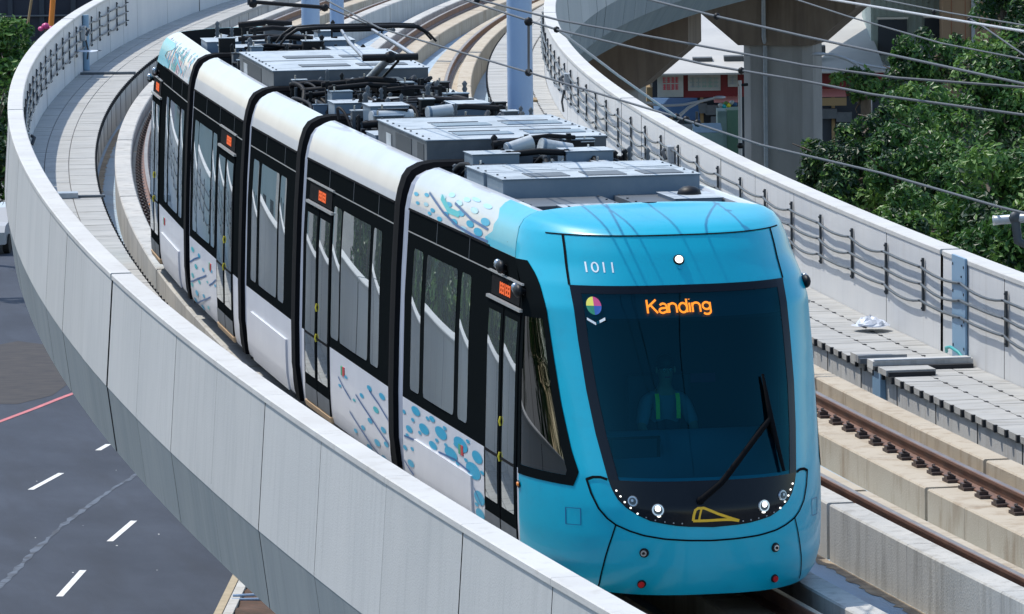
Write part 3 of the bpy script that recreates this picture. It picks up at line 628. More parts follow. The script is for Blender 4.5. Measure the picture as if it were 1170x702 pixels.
for sg in (-1, 1):
    L1 = FRM[1][3]
    k = 0
    def wins(m, sec, ws, sg, zt=2.47, zb=1.15):
        for i, (p, q) in enumerate(ws): pane(m, sec, p, q, zb, zt, 'pane', 'window', .005, (.016,.015,.017)[i % 3], .06, sg)
    wins(1, S1, [(5.25,5.71),(3.56,5.05),(2.92,3.36)], sg); wins(2, S2, [(3.50,4.0),(1.67,3.41),(1.0,1.49)] if sg < 0 else [(6.34-4.0,6.34-3.5)], sg)
    wins(3, S3, [(3.37,3.84),(1.65,3.14),(1.03,1.51)], sg, 2.48, 1.15); wins(4, S4, [(5.15,5.6),(3.58,5.10),(3.02,3.45)], sg); wins(5, S5, [(.76,1.22),(1.44,2.9),(3.11,3.53)], sg)
    for m, sec, a_, b_ in ((1, S1, .66, 2.09), (2, S2, 4.06, 5.74), (4, S4, .60, 2.28+.42), (5, S5, 4.38, 5.80)):
        if m == 4: a_, b_ = .96, 2.70
        door(m, sec, a_, b_, sg)
    side_sign(1, S1, .95, 1.65, sg); side_sign(2, S2, 4.35, 5.05, sg); side_sign(4, S4, 1.25, 1.95, sg); side_sign(5, S5, 4.6, 5.3, sg)
    for m, sec, p, q in ((1, S1, 2.2, L1-G_), (2, S2, .4, 5.95), (3, S3, .4, 4.2), (4, S4, .4, 5.95), (5, S5, .4, 4.2)):
        b = MB(lambda l, w, z: SP(m, l, z, w, sg)); b.box(p, q, -.002, .0035, 2.592, 2.602, 'trim'); b.box(p, q, -.002, .010, 2.795, 2.812, 'rubber')
        for l in np.arange(p+.9, q-.3, 1.55): b.box(l, l+.01, -.002, .004, 2.602, 2.795, 'unit_dark')
        b.build('trim_strip', sec)
    # bogie covers
    plate(1, S1, 2.66, 5.42, .262, .715, 'panel_white', .022, 'bogie_cover', None, sg); plate(3, S3, .75, 3.75, .262, .80, 'panel_white', .022, 'bogie_cover', None, sg); plate(5, S5, 1.1, 3.9, .262, .715, 'panel_white', .022, 'bogie_cover', None, sg)
    for m, sec, l in ((1, S1, 3.08), (2, S2, 3.1), (4, S4, 3.4), (5, S5, 3.4)):
        b = MB(lambda l, w, z: SP(m, l, z, w, sg)); b.box(l, l+.10, -.002, .008, .84, .93, 'red'); b.box(l+.11, l+.21, -.002, .008, .84, .93, 'green'); b.build('small_label', sec, label='small red and green label')
    # livery
    r_ = random.Random(3)
    edots(1, S1, D1+[(l_, z_, .09, .016) for l_, z_ in ((5.2,.80),(4.8,.98),(4.35,.83),(3.95,.99),(3.9,.84),(3.45,.90),(3.35,.74),(2.95,.82),(2.85,1.0),(5.55,.88),(5.6,.60),(5.85,.70),(2.5,.48),(2.2,.80))], ['dot_blue'], [(q, .018, 'dot_navy') for q in LV1], 'livery_dots', sg)
    edots(1, S1, C1, ['dot_blue','dot_blue','dot_pale'], [(LC1[0], .022, 'dot_navy'), (LC1[1], .022, 'dot_navy'), (LC1[2], .05, 'dot_teal')], 'cove_dots', sg)
    b = MB(lambda l, w, z: SP(1, l, z, w, sg)); rows = []
    for z in [2.803,2.86,2.93,2.99,3.05,3.09,3.12,3.145,3.16,3.172,3.18]:
        e = 2.45-.35*(z-2.8)/.28+(.10*math.sin(z*40) if z < 3.05 else .5*(z-3.05)/.13)
        rows.append([(l, .003, z) for l in np.linspace(YBl(z)+4, e, 8)])
    b.grid(rows, 'blue', True, flip=sg > 0); b.build('cove_blue', S1, label='light blue part of the roof edge')
    # other sections: curved navy lines and drops
    edots(2, S2, D2, ['dot_blue','dot_blue','dot_teal'], [(q, .02, 'dot_navy') for q in L2], 'livery_dots', sg)
    edots(4, S4, D2, ['dot_blue','dot_teal','dot_teal'], [(q, .02, 'dot_navy') for q in L2], 'livery_dots', sg, 6.34)
    sp = [(l+r_.uniform(-.06,.06), z, r_.uniform(.03,.06), r_.choice(['dot_blue','dot_blue','dot_teal','dot_pink'] if l > 2.4 else ['dot_teal','dot_pink','dot_pale'])) for l in np.arange(.5, 4.9, .17) for z in (2.87,2.95,3.03,3.09) if r_.random() < .35+.13*l]
    dots(5, S5, sp, 'cove_dots', [([(1.6+1.5*t, 2.88+.16*t) for t in np.linspace(0, 1, 10)], .03, 'dot_blue')], sg)
    b = MB(lambda l, w, z: SP(5, l, z, w, sg)); b.grid([[(l, .006, z) for l in np.linspace(4.0-.5*math.sin(z*25), 2.4661-YBl(z), 6)] for z in [2.803,2.86,2.93,2.99,3.05,3.09,3.12]], 'blue', True, flip=sg > 0); b.build('cove_blue', S5, label='light blue part of the roof edge')
# side lamp, mirrors (camera pods)
b = MB(lambda l, w, z: XN(-(wz(z)+w)+.0, l, z))
for sec, f in ((S1, lambda x, y, z: XN(x, y, z)), (S5, None)):
    if f is None: fl = ML(5); f = lambda x, y, z: fl(2.4661-y, x, z)
    for sg in (-1, 1):
        h = MB(f); x = sg*1.292; h.box(-0, 0.0001, 0, 0.0001, 0, 0.0001, 'black') if False else None
        y = -3.62; xx = sg*(abs(nose_r(u_of(1.3, .9)*0+1, .9)[0])-.03)
        q = nose_r(sg*.985, .905, .003); h.ball(q, (.012,.065,.034), 'black', 10); h.ball((q[0]+sg*.006, q[1]-.005, q[2]), (.012,.045,.022), 'amber', 10); h.build('turn_signal', sec, label='small amber side lamp')
        for y, z in ((-2.56, 2.69), (-3.36, 2.56)):
            h = MB(f); x0 = sg*(wz(z)-(.02 if sg < 0 else .075)); h.tube([(x0, y, z-.02), (sg*(abs(x0)+.06), y-.02, z), (sg*(abs(x0)+.075), y-.05, z+.01)], [.028,.03,.03], 'black', 8)
            h.ball((sg*(abs(x0)+.075), y-.02, z+.0), (.04,.10,.06), 'black', 12); h.ball((sg*(abs(x0)+.085), y+.06, z+.02), (.035,.05,.045), 'lamp_dim', 10); h.build('mirror_camera', sec, label='black rear-view camera pod')
# gangway bellows
for m in range(1, 5):
    J = Js[m]; f0, f1 = ML(m), ML(m+1); L = FRM[m][3]
    zs = [.22,.6,1.04,1.6,2.2,2.8,2.93,3.05,3.12,3.17,3.19]
    prof = [(-wz(z), z) for z in zs]+[(w, 3.19) for w in (-.8,0,.8)]+[(wz(z), z) for z in zs[::-1]]
    st = [(f0, L-G_-.005, 1.0, 'rubber'), (f0, L-G_+.02, .985, 'rubber'), (f0, L-G_+.05, .955, 'bellow'), (f0, L-.22, .968, 'bellow'), (f0, L-.19, .95, 'bellow'), (f0, L-.10, .972, 'bellow'), (f0, L-.05, .955, 'bellow'), (f1, .05, .97, 'rubber'), (f1, .09, 1.004, 'rubber'), (f1, .30, 1.006, 'rubber'), (f1, G_+.012, 1.004, 'rubber')]
    rows = [[f(l, w*k, 1.6+(z-1.6)*(k if z > 1.6 else 1)) for w, z in prof] for f, l, k, mt in st]
    b = MB()
    for i in range(len(rows)-1): b.grid([rows[i], rows[i+1]], st[i][3], False)
    b.build('gangway_bellows', tram)
# cab interior
b = MB(XN)
b.poly([nose_r(u, .46, -.06) for u in np.linspace(-1, 1, 31)]+[(1.2,-2.5,.46),(-1.2,-2.5,.46)], 'cab_dark'); b.box(-1.2,1.2,-2.52,-2.48,.46,2.9,'cab_dark')
b.grid([[(x*q, y, z) for x in np.linspace(-.98,.98,9)] for y, z, q in ((-4.72,1.07,.76),(-4.5,1.19,.86),(-4.25,1.33,.92),(-4.0,1.39,.94),(-3.93,1.39,.96),(-3.9,1.0,1),(-3.9,.5,1))], 'cab_mid', True)
b.grid([[(x*q, y, 2.33) for x in (-1.1,1.1)] for y, q in ((-3.95,.72),(-3.5,.88),(-2.5,1))], 'cab_dark', False)
b.build('cab_interior', S1)
b = MB(XN); b.box(-.74,-.30,-4.44,-4.40,1.19,1.40,'black'); b.box(-.71,-.33,-4.445,-4.442,1.21,1.38,'display'); b.build('cab_monitor', S1)
b = MB(XN); b.box(.18,.62,-2.56,-2.53,1.62,1.70,'mag'); b.build('cab_notice', S1, label='dark red strip at the back of the cab')
b = MB(XN)
for i, (y0, y1, z0, z1) in enumerate(((-3.5,-3.0,.86,.96),(-3.02,-2.9,.96,1.75))): b.box(-.26,.30,y0,y1,z0,z1,'cab_dark')
b.box(-.04,.08,-3.3,-3.2,.46,.86,'cab_dark'); b.build('driver_seat', S1, bevel=.03)
#SECTION-ROOF
def unit(m, sec, l0, l1, w0, w1, z1, mt='unit', top='unit_top', z0=2.97, name='roof_unit', lid=True, grille=None, label=None, bolts=False):
    f = ML(m); b = MB(f); l0, l1 = sorted((l0, l1)); w0, w1 = sorted((w0, w1))
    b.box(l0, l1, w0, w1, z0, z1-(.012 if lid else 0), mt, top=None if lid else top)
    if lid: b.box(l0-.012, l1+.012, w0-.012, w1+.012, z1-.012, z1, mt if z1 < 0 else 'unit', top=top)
    if grille:
        for g0, g1 in grille: b.box(l0+(l1-l0)*g0, l0+(l1-l0)*g1, w0-.006, w0-.001, z0+.06, z1-.05, 'grille')
    if bolts:
        for l in np.arange(l0+.1, l1, .35):
            for w in (w0+.04, w1-.04): b.tube([(l, w, z1), (l, w, z1+.012)], .012, 'unit_dark', 6)
    return b.build(name, sec, label, bevel=.008)
def hose(m, sec, pts, r=.022, mt='hose', name='cable_hose'):
    b = MB(ML(m)); P = []
    for i in range(len(pts)-1):
        for k in range(5):
            u = k/5; p0 = pts[max(i-1,0)]; p1 = pts[i]; p2 = pts[i+1]; p3 = pts[min(i+2,len(pts)-1)]
            P.append(tuple(.5*((2*p1[j])+(-p0[j]+p2[j])*u+(2*p0[j]-5*p1[j]+4*p2[j]-p3[j])*u*u+(-p0[j]+3*p1[j]-3*p2[j]+p3[j])*u**3) for j in range(3)))
    P.append(pts[-1]); b.tube(P, r, mt, 6); return b
rr = random.Random(11)
def clutter(m, sec, l0, l1, n, wlo=-.86, whi=.86, z=3.25):
    n = int(n*1.4)
    """bundled hoses, junction boxes, brackets between the big roof units"""
    for k in range(n):
        w = wlo+(whi-wlo)*(k+.5)/n+rr.uniform(-.04,.04); h = rr.uniform(-.06,.10)
        b = hose(m, sec, [(l0, w, 3.05), (l0+(l1-l0)*.3, w+rr.uniform(-.1,.1), z+h-.08), (l0+(l1-l0)*.6, w+rr.uniform(-.15,.15), z+h-.04), (l1, w+rr.uniform(-.1,.1), 3.06)], rr.choice([.016,.022,.028]), 'hose')
        b.build('cable_hose', sec)
    for k in range(n//2+1):
        w = rr.uniform(wlo, whi-.2); l = l0+(l1-l0)*rr.uniform(.1,.7); s = rr.uniform(.08,.18)
        b = MB(ML(m)); b.box(l, l+s, w, w+s*1.2, 2.97, 3.06+rr.uniform(0,.14), rr.choice(['unit','unit_dark','black'])); b.tube([(l+s/2, w+s*.6, 3.1), (l+s/2, w+s*.6, 3.26)], .02, 'bracket', 6); b.build('junction_box', sec, bevel=.006)
def insul(m, sec, l, w, z0, z1, r=.035, mt='unit_dark'):
    b = MB(ML(m)); n = 7; pts = []; rs = []
    for k in range(n*2+1): pts.append((l, w, z0+(z1-z0)*k/(n*2))); rs.append((r if k % 2 else r*.55)*(.5 if k == n*2 else 1))
    b.tube(pts, rs, mt, 8); b.build('insulator', sec)
def drum(m, sec, p0, p1, r, mt='unit_top'):
    b = MB(ML(m)); d = [p0[i]*.1+p1[i]*.9 for i in range(3)]; b.tube([p0, p1], r, mt, 14); b.tube([tuple(p0[i]*.97+p1[i]*.03 for i in range(3)), tuple(p0[i]*.88+p1[i]*.12 for i in range(3))], r*1.07, 'unit', 14); b.box(min(p0[0],p1[0]), max(p0[0],p1[0]), min(p0[1],p1[1])+.02, max(p0[1],p1[1])-.0, 2.97, p0[2]-r*.6, 'unit_dark'); b.build('capacitor_drum', sec)
def dense(m, sec, l0, l1, n=8, wlo=-.86, whi=.86, seed=1):
    q = random.Random(seed)
    for k in range(max(3, n//2)):
        l = l0+(l1-l0)*(k+.5)/max(3, n//2); z = q.uniform(3.12, 3.40); w0 = q.uniform(wlo, 0); w1 = w0+q.uniform(.5, .95)
        b = MB(ML(m)); b.tube([(l, w0, z), (l+q.uniform(-.1,.1), (w0+w1)/2, z+.03), (l, min(w1, whi), z)], q.choice([.02,.03,.04]), 'hose', 8)
        for w in (w0+.06, min(w1, whi)-.06): b.box(l-.03, l+.03, w-.02, w+.02, 2.97, z+.04, 'black')
        b.build('pipe_run', sec)
    for k in range(n):
        insul(m, sec, q.uniform(l0, l1), q.uniform(wlo, whi), 2.98, q.uniform(3.22, 3.42), q.uniform(.022,.036), q.choice(['black','black','unit_dark','unit_dark']))
    for k in range(n):
        l = q.uniform(l0, l1-.15); w = q.uniform(wlo, whi-.2); a, c = q.uniform(.08,.25), q.uniform(.1,.3); z = q.uniform(3.12,3.38)
        b = MB(ML(m)); b.box(l, l+a, w, w+c, 2.97, z, q.choice(['black','unit_dark','unit','black'])); b.box(l-.01, l+a+.01, w-.01, w+c+.01, z, z+.012, q.choice(['unit_top','unit','black'])); b.tube([(l+.03, w+.03, z), (l+.03, w+.03, z+.06)], .012, 'chrome', 6); b.build('control_box', sec, bevel=.005)
Y = lambda y: y+4
# front section
unit(1, S1, Y(-1.75), Y(-.9), -.86, -.02, 3.13, 'unit_dark', 'unit_dark', lid=False, bolts=True); unit(1, S1, Y(-1.7), Y(-.85), .10, .90, 3.13, 'unit_dark', 'unit_dark', lid=False, bolts=True)
unit(1, S1, Y(-2.25), Y(-1.85), -.62, -.10, 3.15, 'unit_dark', 'unit_top', bolts=True); unit(1, S1, Y(-1.78), Y(-1.05), .46, .88, 3.165)
b = MB(ML(1)); b.ball((Y(-1.35), .68, 3.17), (.12,.11,.07), 'black', 12); b.build('antenna_dome', S1)
unit(1, S1, Y(-.82), Y(-.08), -.90, .90, 3.30, bolts=True); unit(1, S1, Y(-.02), Y(.78), -.92, .88, 3.30, bolts=True)
b = MB(ML(1))
for w in (-.62,-.1,.42): b.box(Y(-.70), Y(-.28), w, w+.36, 3.3005, 3.307, 'unit_dark'); b.box(Y(.08), Y(.62), w, w+.40, 3.3005, 3.306, 'unit_top')
b.build('unit_lids', S1)
unit(1, S1, Y(1.3), Y(1.72), -.76, -.32, 3.36); unit(1, S1, Y(1.35), Y(1.78), .14, .58, 3.36); clutter(1, S1, Y(.8), Y(2.2), 9)
drum(1, S1, (Y(2.0), -.30, 3.33), (Y(2.05), -.05, 3.40), .07); drum(1, S1, (Y(2.0), .02, 3.36), (Y(2.05), .32, 3.30), .08)
# second section: big air-conditioning unit
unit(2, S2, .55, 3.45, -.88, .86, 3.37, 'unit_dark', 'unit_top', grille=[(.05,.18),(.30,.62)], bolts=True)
b = MB(ML(2))
for l, w in ((1.0,-.5),(2.2,-.5),(1.0,.2),(2.2,.2)): b.box(l, l+.35, w, w+.55, 3.3705, 3.379, 'unit'); b.box(l+.5, l+.56, w, w+.5, 3.3705, 3.376, 'unit_dark')
b.box(1.95, 1.97, -.86, .84, 3.3705, 3.374, 'unit_dark'); b.box(2.6, 2.9, -.889, -.886, 3.08, 3.28, 'unit_top'); b.build('unit_lids', S2)
unit(2, S2, 3.6, 4.2, -.88, -.5, 3.2); unit(2, S2, 5.3, 5.8, -.66, -.26, 3.37); unit(2, S2, 5.3, 5.8, .2, .58, 3.37); clutter(2, S2, 3.7, 5.4, 11); clutter(2, S2, 5.7, 6.3, 6)
drum(2, S2, (4.9, -.72, 3.28), (5.0, -.28, 3.28), .07); drum(2, S2, (5.0, -.12, 3.30), (5.05, .14, 3.32), .07); unit(2, S2, 4.6, 5.1, .2, .8, 3.25)
# middle section: pantograph
clutter(3, S3, .3, 1.6, 8); unit(3, S3, .5, 1.0, -.8, -.3, 3.3); unit(3, S3, .6, 1.05, .2, .75, 3.28); clutter(3, S3, 2.2, 3.6, 9, z=3.24); clutter(3, S3, 3.4, 4.5, 8); unit(3, S3, 1.5, 2.1, -.1, .5, 3.24, 'unit_dark')
for l, w in ((2.5,-.35),(2.5,.45),(4.0,-.35),(4.0,.45)): insul(3, S3, l, w, 2.97, 3.2, .05)
pan = MB(ML(3))
for w in (-.35, .45): pan.box(2.35, 4.15, w-.03, w+.03, 3.2, 3.25, 'black')
for l in (2.4, 3.2, 4.1): pan.box(l-.03, l+.03, -.35, .45, 3.2, 3.255, 'black')
pan.tube([(3.7,-.25,3.3),(3.7,.35,3.3)], .05, 'black', 8); pan.box(2.6, 3.4, -.05, .3, 3.25, 3.37, 'black'); pan.tube([(2.5,-.2,3.33),(3.4,-.2,3.33)], .045, 'unit_dark', 8)
pan.tube([(3.7,.0,3.3),(2.8,.0,3.5),(1.95,.0,3.67)], [.05,.045,.04], 'galv', 8); pan.tube([(3.7,.12,3.28),(2.8,.10,3.46),(2.0,.1,3.63)], .016, 'black', 6)
pan.ball((1.9,0,3.68), .07, 'black', 8); pan.tube([(1.9,-.30,3.68),(1.9,.30,3.68)], .038, 'black', 8); pan.tube([(1.98,-.26,3.66),(1.98,.26,3.66)], .022, 'black', 8)
for w in (-.28, .28): pan.tube([(1.9,w,3.68),(2.7,w*.85-.08,3.79),(3.45,w*.6-.14,3.89)], [.024,.022,.018], 'galv', 6)
pan.tube([(3.45,-.42,3.89),(3.45,.16,3.89)], .022, 'black', 6)
for l in (3.2, 3.55):
    pan.tube([(l,-1.02,3.76),(l,-.95,3.85),(l,-.83,3.925),(l,-.6,3.937),(l,.28,3.937),(l,.50,3.925),(l,.62,3.85),(l,.70,3.76)], [.014]*2+[.024]*4+[.014]*2, 'black', 6)
for w in (-.6, .22): pan.tube([(3.12,w,3.90),(3.62,w,3.90)], .022, 'unit_dark', 6)
for w in (-.45,.1): pan.tube([(3.2,w,3.93),(3.2,w,3.83),(3.2,w+.06,3.83)], .012, 'black', 5)
pan.build('pantograph', S3, 'raised black pantograph touching the contact wire')
# fourth section
unit(4, S4, .3, 3.9, -.88, .86, 3.37, 'unit_dark', 'unit_top', grille=[(.35,.9)], bolts=True)
b = MB(ML(4))
for l, w in ((.8,-.5),(2.4,-.5),(.8,.15),(2.4,.15)): b.box(l, l+.4, w, w+.55, 3.3705, 3.379, 'unit_dark')
b.box(2.0, 2.03, -.86, .84, 3.3705, 3.374, 'unit_dark'); b.box(3.0, 3.4, -.889, -.886, 3.08, 3.28, 'unit_top'); b.build('unit_lids', S4)
clutter(4, S4, 3.9, 5.8, 9); unit(4, S4, 4.4, 5.0, -.4, .1, 3.3); unit(4, S4, 4.6, 5.2, .3, .8, 3.33); drum(4, S4, (5.4, -.7, 3.2), (5.5, -.2, 3.2), .07); clutter(4, S4, .05, .35, 5, z=3.12)
# rear section
clutter(5, S5, -.2, .8, 6); unit(5, S5, .9, 1.6, -.75, .15, 3.22); unit(5, S5, .7, 1.4, .3, .85, 3.3); unit(5, S5, 1.9, 2.8, -.86, .5, 3.24); unit(5, S5, 3.0, 3.7, -.4, .86, 3.2); unit(5, S5, 2.2, 2.7, .55, .86, 3.33)
b = MB(ML(5)); b.ball((3.9, -.5, 3.12), (.14,.14,.10), 'unit_top', 12); b.tube([(2.4,.0,3.24),(2.5,.1,3.34),(2.45,.25,3.36),(2.6,.35,3.26)], .04, 'unit_top', 8); b.build('antenna_dome', S5)
dense(1, S1, Y(.85), Y(2.05), 7, seed=1); dense(2, S2, .1, .5, 6, seed=2); dense(2, S2, 3.6, 5.2, 14, seed=3); dense(2, S2, 5.8, 6.3, 9, seed=4); dense(3, S3, .1, 1.5, 12, seed=5); dense(3, S3, 1.6, 3.4, 14, seed=6); dense(3, S3, 3.6, 4.5, 8, seed=7); dense(4, S4, 4.0, 6.0, 9, seed=8); dense(5, S5, .1, .9, 6, seed=9); dense(5, S5, 1.4, 3.6, 8, seed=10)
#SECTION-DRIVER
# the driver: one continuous skinned body, clothing as children
def skinned(name, joints, edges, parent, mt, label=None, cat=None, sub=2):
    joints = [(dx+(p[0]-dx)*.86, p[1], 1.0+(p[2]-1.0)*.95, p[3]*.86)+((p[4]*.86,) if len(p) > 4 else ()) for p in joints]
    me = bpy.data.meshes.new(name); J_ = [np.array(XN(*p[:3])) for p in joints]; org = J_[0].copy()
    me.from_pydata([tuple(p-org) for p in J_], edges, []); me.materials.append(MATS[mt]); o = link(name, me, org, parent)
    if hasattr(me, 'skin_vertices') and not me.skin_vertices: me.attributes  # layer made by the modifier below
    md = o.modifiers.new('skin', 'SKIN'); md.use_smooth_shade = True
    if not me.skin_vertices:
        import bmesh
        bm = bmesh.new(); bm.from_mesh(me); bm.verts.layers.skin.verify(); bm.to_mesh(me); bm.free()
    for i, p in enumerate(joints):
        me.skin_vertices[0].data[i].radius = (p[3], p[4] if len(p) > 4 else p[3]); me.skin_vertices[0].data[i].use_root = (i == 0)
    sb = o.modifiers.new('sub', 'SUBSURF'); sb.levels = sub; sb.render_levels = sub; tag(o, label, cat); return o
dx = .02
JN = [(dx,-3.2,1.02,.16,.13),(dx,-3.17,1.25,.15,.12),(dx,-3.17,1.48,.17,.12),(dx,-3.2,1.62,.11,.09),(dx,-3.22,1.72,.055,.055),(dx,-3.25,1.83,.085,.10),(dx,-3.25,1.93,.075,.09),
      (dx-.19,-3.2,1.58,.065),(dx-.27,-3.32,1.36,.048),(dx-.24,-3.62,1.22,.036),(dx-.24,-3.72,1.21,.032,.018),
      (dx+.19,-3.2,1.58,.065),(dx+.27,-3.32,1.36,.048),(dx+.20,-3.62,1.22,.036),(dx+.19,-3.72,1.21,.032,.018),
      (dx-.11,-3.35,1.0,.085),(dx-.12,-3.68,.98,.065),(dx-.12,-3.72,.56,.045),(dx-.12,-3.86,.49,.035,.03),
      (dx+.11,-3.35,1.0,.085),(dx+.12,-3.68,.98,.065),(dx+.12,-3.72,.56,.045),(dx+.12,-3.86,.49,.035,.03)]
EN = [(0,1),(1,2),(2,3),(3,4),(4,5),(5,6),(3,7),(7,8),(8,9),(9,10),(3,11),(11,12),(12,13),(13,14),(0,15),(15,16),(16,17),(17,18),(0,19),(19,20),(20,21),(21,22)]
for hx in (10, 14):
    x, y, z = JN[hx][:3]; sg = -1 if hx == 10 else 1
    for k in range(4):
        i = len(JN); ox = (k-1.5)*.02; JN += [(x+ox, y-.045, z-.004, .009), (x+ox, y-.075+.006*abs(k-1.5), z-.02, .008), (x+ox, y-.08+.006*abs(k-1.5), z-.045, .007)]; EN += [(hx, i), (i, i+1), (i+1, i+2)]
    i = len(JN); JN += [(x-sg*.035, y-.02, z-.005, .010), (x-sg*.04, y-.05, z-.022, .009)]; EN += [(hx, i), (i, i+1)]
drv = skinned('person', JN, EN, None, 'skin', 'driver in a light blue shirt and dark vest with lime stripes, seated behind the windscreen', 'person')
b = MB(lambda x, y, z: XN(dx+(x-dx)*.88, -3.25+(y+3.25)*.88, 1.0+(z-1.0)*.95)); hz = (dx, -3.25, 1.88)
b.ball((dx,-3.235,1.925), (.092,.108,.085), 'hair', 14); b.ball((dx,-3.21,1.90), (.094,.09,.09), 'hair', 14); b.build('hair', drv)
b = MB(lambda x, y, z: XN(dx+(x-dx)*.88, -3.25+(y+3.25)*.88, 1.0+(z-1.0)*.95))
for ex in (-.033,.033): b.ball((dx+ex,-3.343,1.873), .013, 'bdg_w', 8); b.ball((dx+ex,-3.353,1.873), .007, 'black', 8)
b.tube([(dx,-3.345,1.875),(dx,-3.368,1.845),(dx,-3.35,1.838)], [.008,.014,.010], 'skin', 8); b.tube([(dx-.025,-3.338,1.808),(dx,-3.345,1.806),(dx+.025,-3.338,1.808)], .006, 'ink_red', 6)
for ex in (-1, 1): b.ball((dx+ex*.09,-3.25,1.865), (.014,.025,.034), 'skin', 8)
b.build('face', drv)
skinned('shirt', [(dx,-3.2,1.06,.175,.145),(dx,-3.17,1.25,.165,.135),(dx,-3.17,1.48,.185,.135),(dx,-3.2,1.62,.125,.10),(dx-.19,-3.2,1.58,.082),(dx-.27,-3.32,1.36,.062),(dx+.19,-3.2,1.58,.082),(dx+.27,-3.32,1.36,.062)], [(0,1),(1,2),(2,3),(3,4),(4,5),(3,6),(6,7)], drv, 'shirt')
skinned('vest', [(dx,-3.2,1.06,.185,.152),(dx,-3.17,1.25,.175,.142),(dx,-3.17,1.46,.195,.142),(dx,-3.19,1.58,.13,.10)], [(0,1),(1,2),(2,3)], drv, 'vest')
skinned('trousers', [(dx,-3.2,1.0,.17,.14),(dx-.11,-3.35,1.0,.10),(dx-.12,-3.68,.98,.078),(dx-.12,-3.72,.58,.058),(dx+.11,-3.35,1.0,.10),(dx+.12,-3.68,.98,.078),(dx+.12,-3.72,.58,.058)], [(0,1),(1,2),(2,3),(0,4),(4,5),(5,6)], drv, 'trouser')
b = MB(lambda x, y, z: XN(dx+(x-dx)*.86, y, 1.0+(z-1.0)*.95))
for ex in (-.105,.105): b.grid([[(dx+ex+o_, y, z) for o_ in (-.021,.021)] for y, z in ((-3.30,1.655),(-3.335,1.60),(-3.347,1.5),(-3.347,1.43))], 'hivis', True)
b.build('vest_stripes', drv, label='two lime reflective stripes')
#SECTION-BITS
# catenary poles between the tracks
def pole(a, px, label, arm=False):
    p = np.array(T(a, 1.86, -.5)); o = thing('catenary_pole', p, label, 'pole', 'steel catenary poles between the tracks')
    b = MB(); b.tube([tuple(p), tuple(p+[0,0,7.2])], [.155,.135], 'pole', 20, raw=True); b.build('shaft', o)
    b = MB(); b.tube([tuple(p), tuple(p+[0,0,.04])], .3, 'galv', 16)
    for k in range(6): q = p+[.24*math.cos(k*1.047), .24*math.sin(k*1.047), .04]; b.tube([tuple(q), tuple(q+[0,0,.07])], .025, 'galv', 6)
    b.build('base_plate', o)
    t = np.array([math.sin(a/R), math.cos(a/R), 0]); n = np.array([t[1], -t[0], 0]); b = MB()
    for sg in (-1, 1):
        c = p+[0,0,5.9]; e = p+n*sg*1.9+[0,0,5.55]; b.tube([tuple(c), tuple(e)], .03, 'galv', 8); b.tube([tuple(p+[0,0,5.0]), tuple(p+n*sg*1.2+[0,0,5.2]), tuple(e)], .028, 'galv', 8)
        b.tube([tuple(p+n*sg*.3+[0,0,5.0]), tuple(p+n*sg*.55+[0,0,5.08])], .06, 'unit_dark', 8)
    b.build('cantilever_arm', o)
    return o
pole(13.5, 595, 'thick pale blue steel pole rising behind the front of the tram roof'); pole(42.66, 355, 'left of the two slim pale poles behind the rear of the tram'); pole(77.1, 385, 'right of the two slim pale poles behind the rear of the tram')
# registration arm hanging over the rear roof (seen at the top left of the tram)
b = MB(); P = [at(284,2,92), at(330,7,92), at(375,10,92), at(416,26,91.5)]
b.tube([tuple(at(284,2,92)), tuple(at(375,9,92))], .032, 'black', 6); b.tube([tuple(at(375,9,92)), tuple(at(418,27,91.5))], .012, 'wire', 5); b.tube([tuple(at(284,-40,92)), tuple(at(284,6,92))], .02, 'wire', 6); b.ball(tuple(at(289,4,92)), .07, 'black', 8); b.ball(tuple(at(371,9,92)), .06, 'black', 8)
b.build('registration_arm', None, 'black registration arm of the overhead line above the rear of the tram', 'overhead arm')
# overhead wires
def wire(px, z=None, dist=None, r=.0095, mt='wire', label='', name='overhead_wire', clamps=()):
    if z is not None: P = [onz(x, y, z) for x, y in px]
    else: P = [at(x, y, d) for (x, y), d in zip(px, dist)]
    e0 = P[0]+(P[0]-P[1])/np.linalg.norm(P[0]-P[1])*6; e1 = P[-1]+(P[-1]-P[-2])/np.linalg.norm(P[-1]-P[-2])*9
    ends = ([e0] if px[0][1] <= 4 else [])
    b = MB(); b.tube([tuple(p) for p in ends+P+([e1] if px[-1][0] >= 1169 else [])], r, mt, 6)
    for c in clamps: b.ball(tuple(onz(*c, z) if z is not None else at(*c, dist[-1])), .028, 'black', 8)
    return b.build(name, None, label, 'overhead wire', 'overhead wires')
W1 = [onz(434,32.5,3.95), onz(604,83,3.95), onz(773,134,3.95), onz(870,166,3.95), onz(1007,198,3.95), onz(1143,237,3.95)]
b = MB(); e = np.array(T(30, .1, 4.0)); b.tube([tuple(np.array(T(60,.0,4.05))), tuple(e)]+[tuple(p) for p in W1]+[tuple(np.array(T(-40,0,4.0)))], .010, 'wire', 6)
for q in ((773,134),(784,137),(797,141)): b.ball(tuple(onz(*q, 3.95)), .034, 'black', 8)
b.build('contact_wire', None, 'contact wire running down to the right from the pantograph of the tram', 'overhead wire', 'overhead wires')
wire([(547,0),(640,23.5),(798,52),(920,75),(1024,89),(1170,100)], 4.9, label='upper of the two messenger wires crossing the pale pole', clamps=[(545,1)])
wire([(531,0),(577,15),(636,34),(806,74),(920,93),(996,108),(1170,131.5)], 4.9, label='lower of the two messenger wires crossing the pale pole', clamps=[(636,34),(847,81),(604,24)])
wire([(743,0),(819,19),(920,42),(1065,73),(1170,96)], 5.2, label='wire crossing the brown pier cap and the tree crown', clamps=[(819,19)])
wire([(952,0),(1060,18),(1170,36)], None, (75,70,66), .015, 'wire_pale', 'thick bright white cable at the top right in front of the corrugated shed')
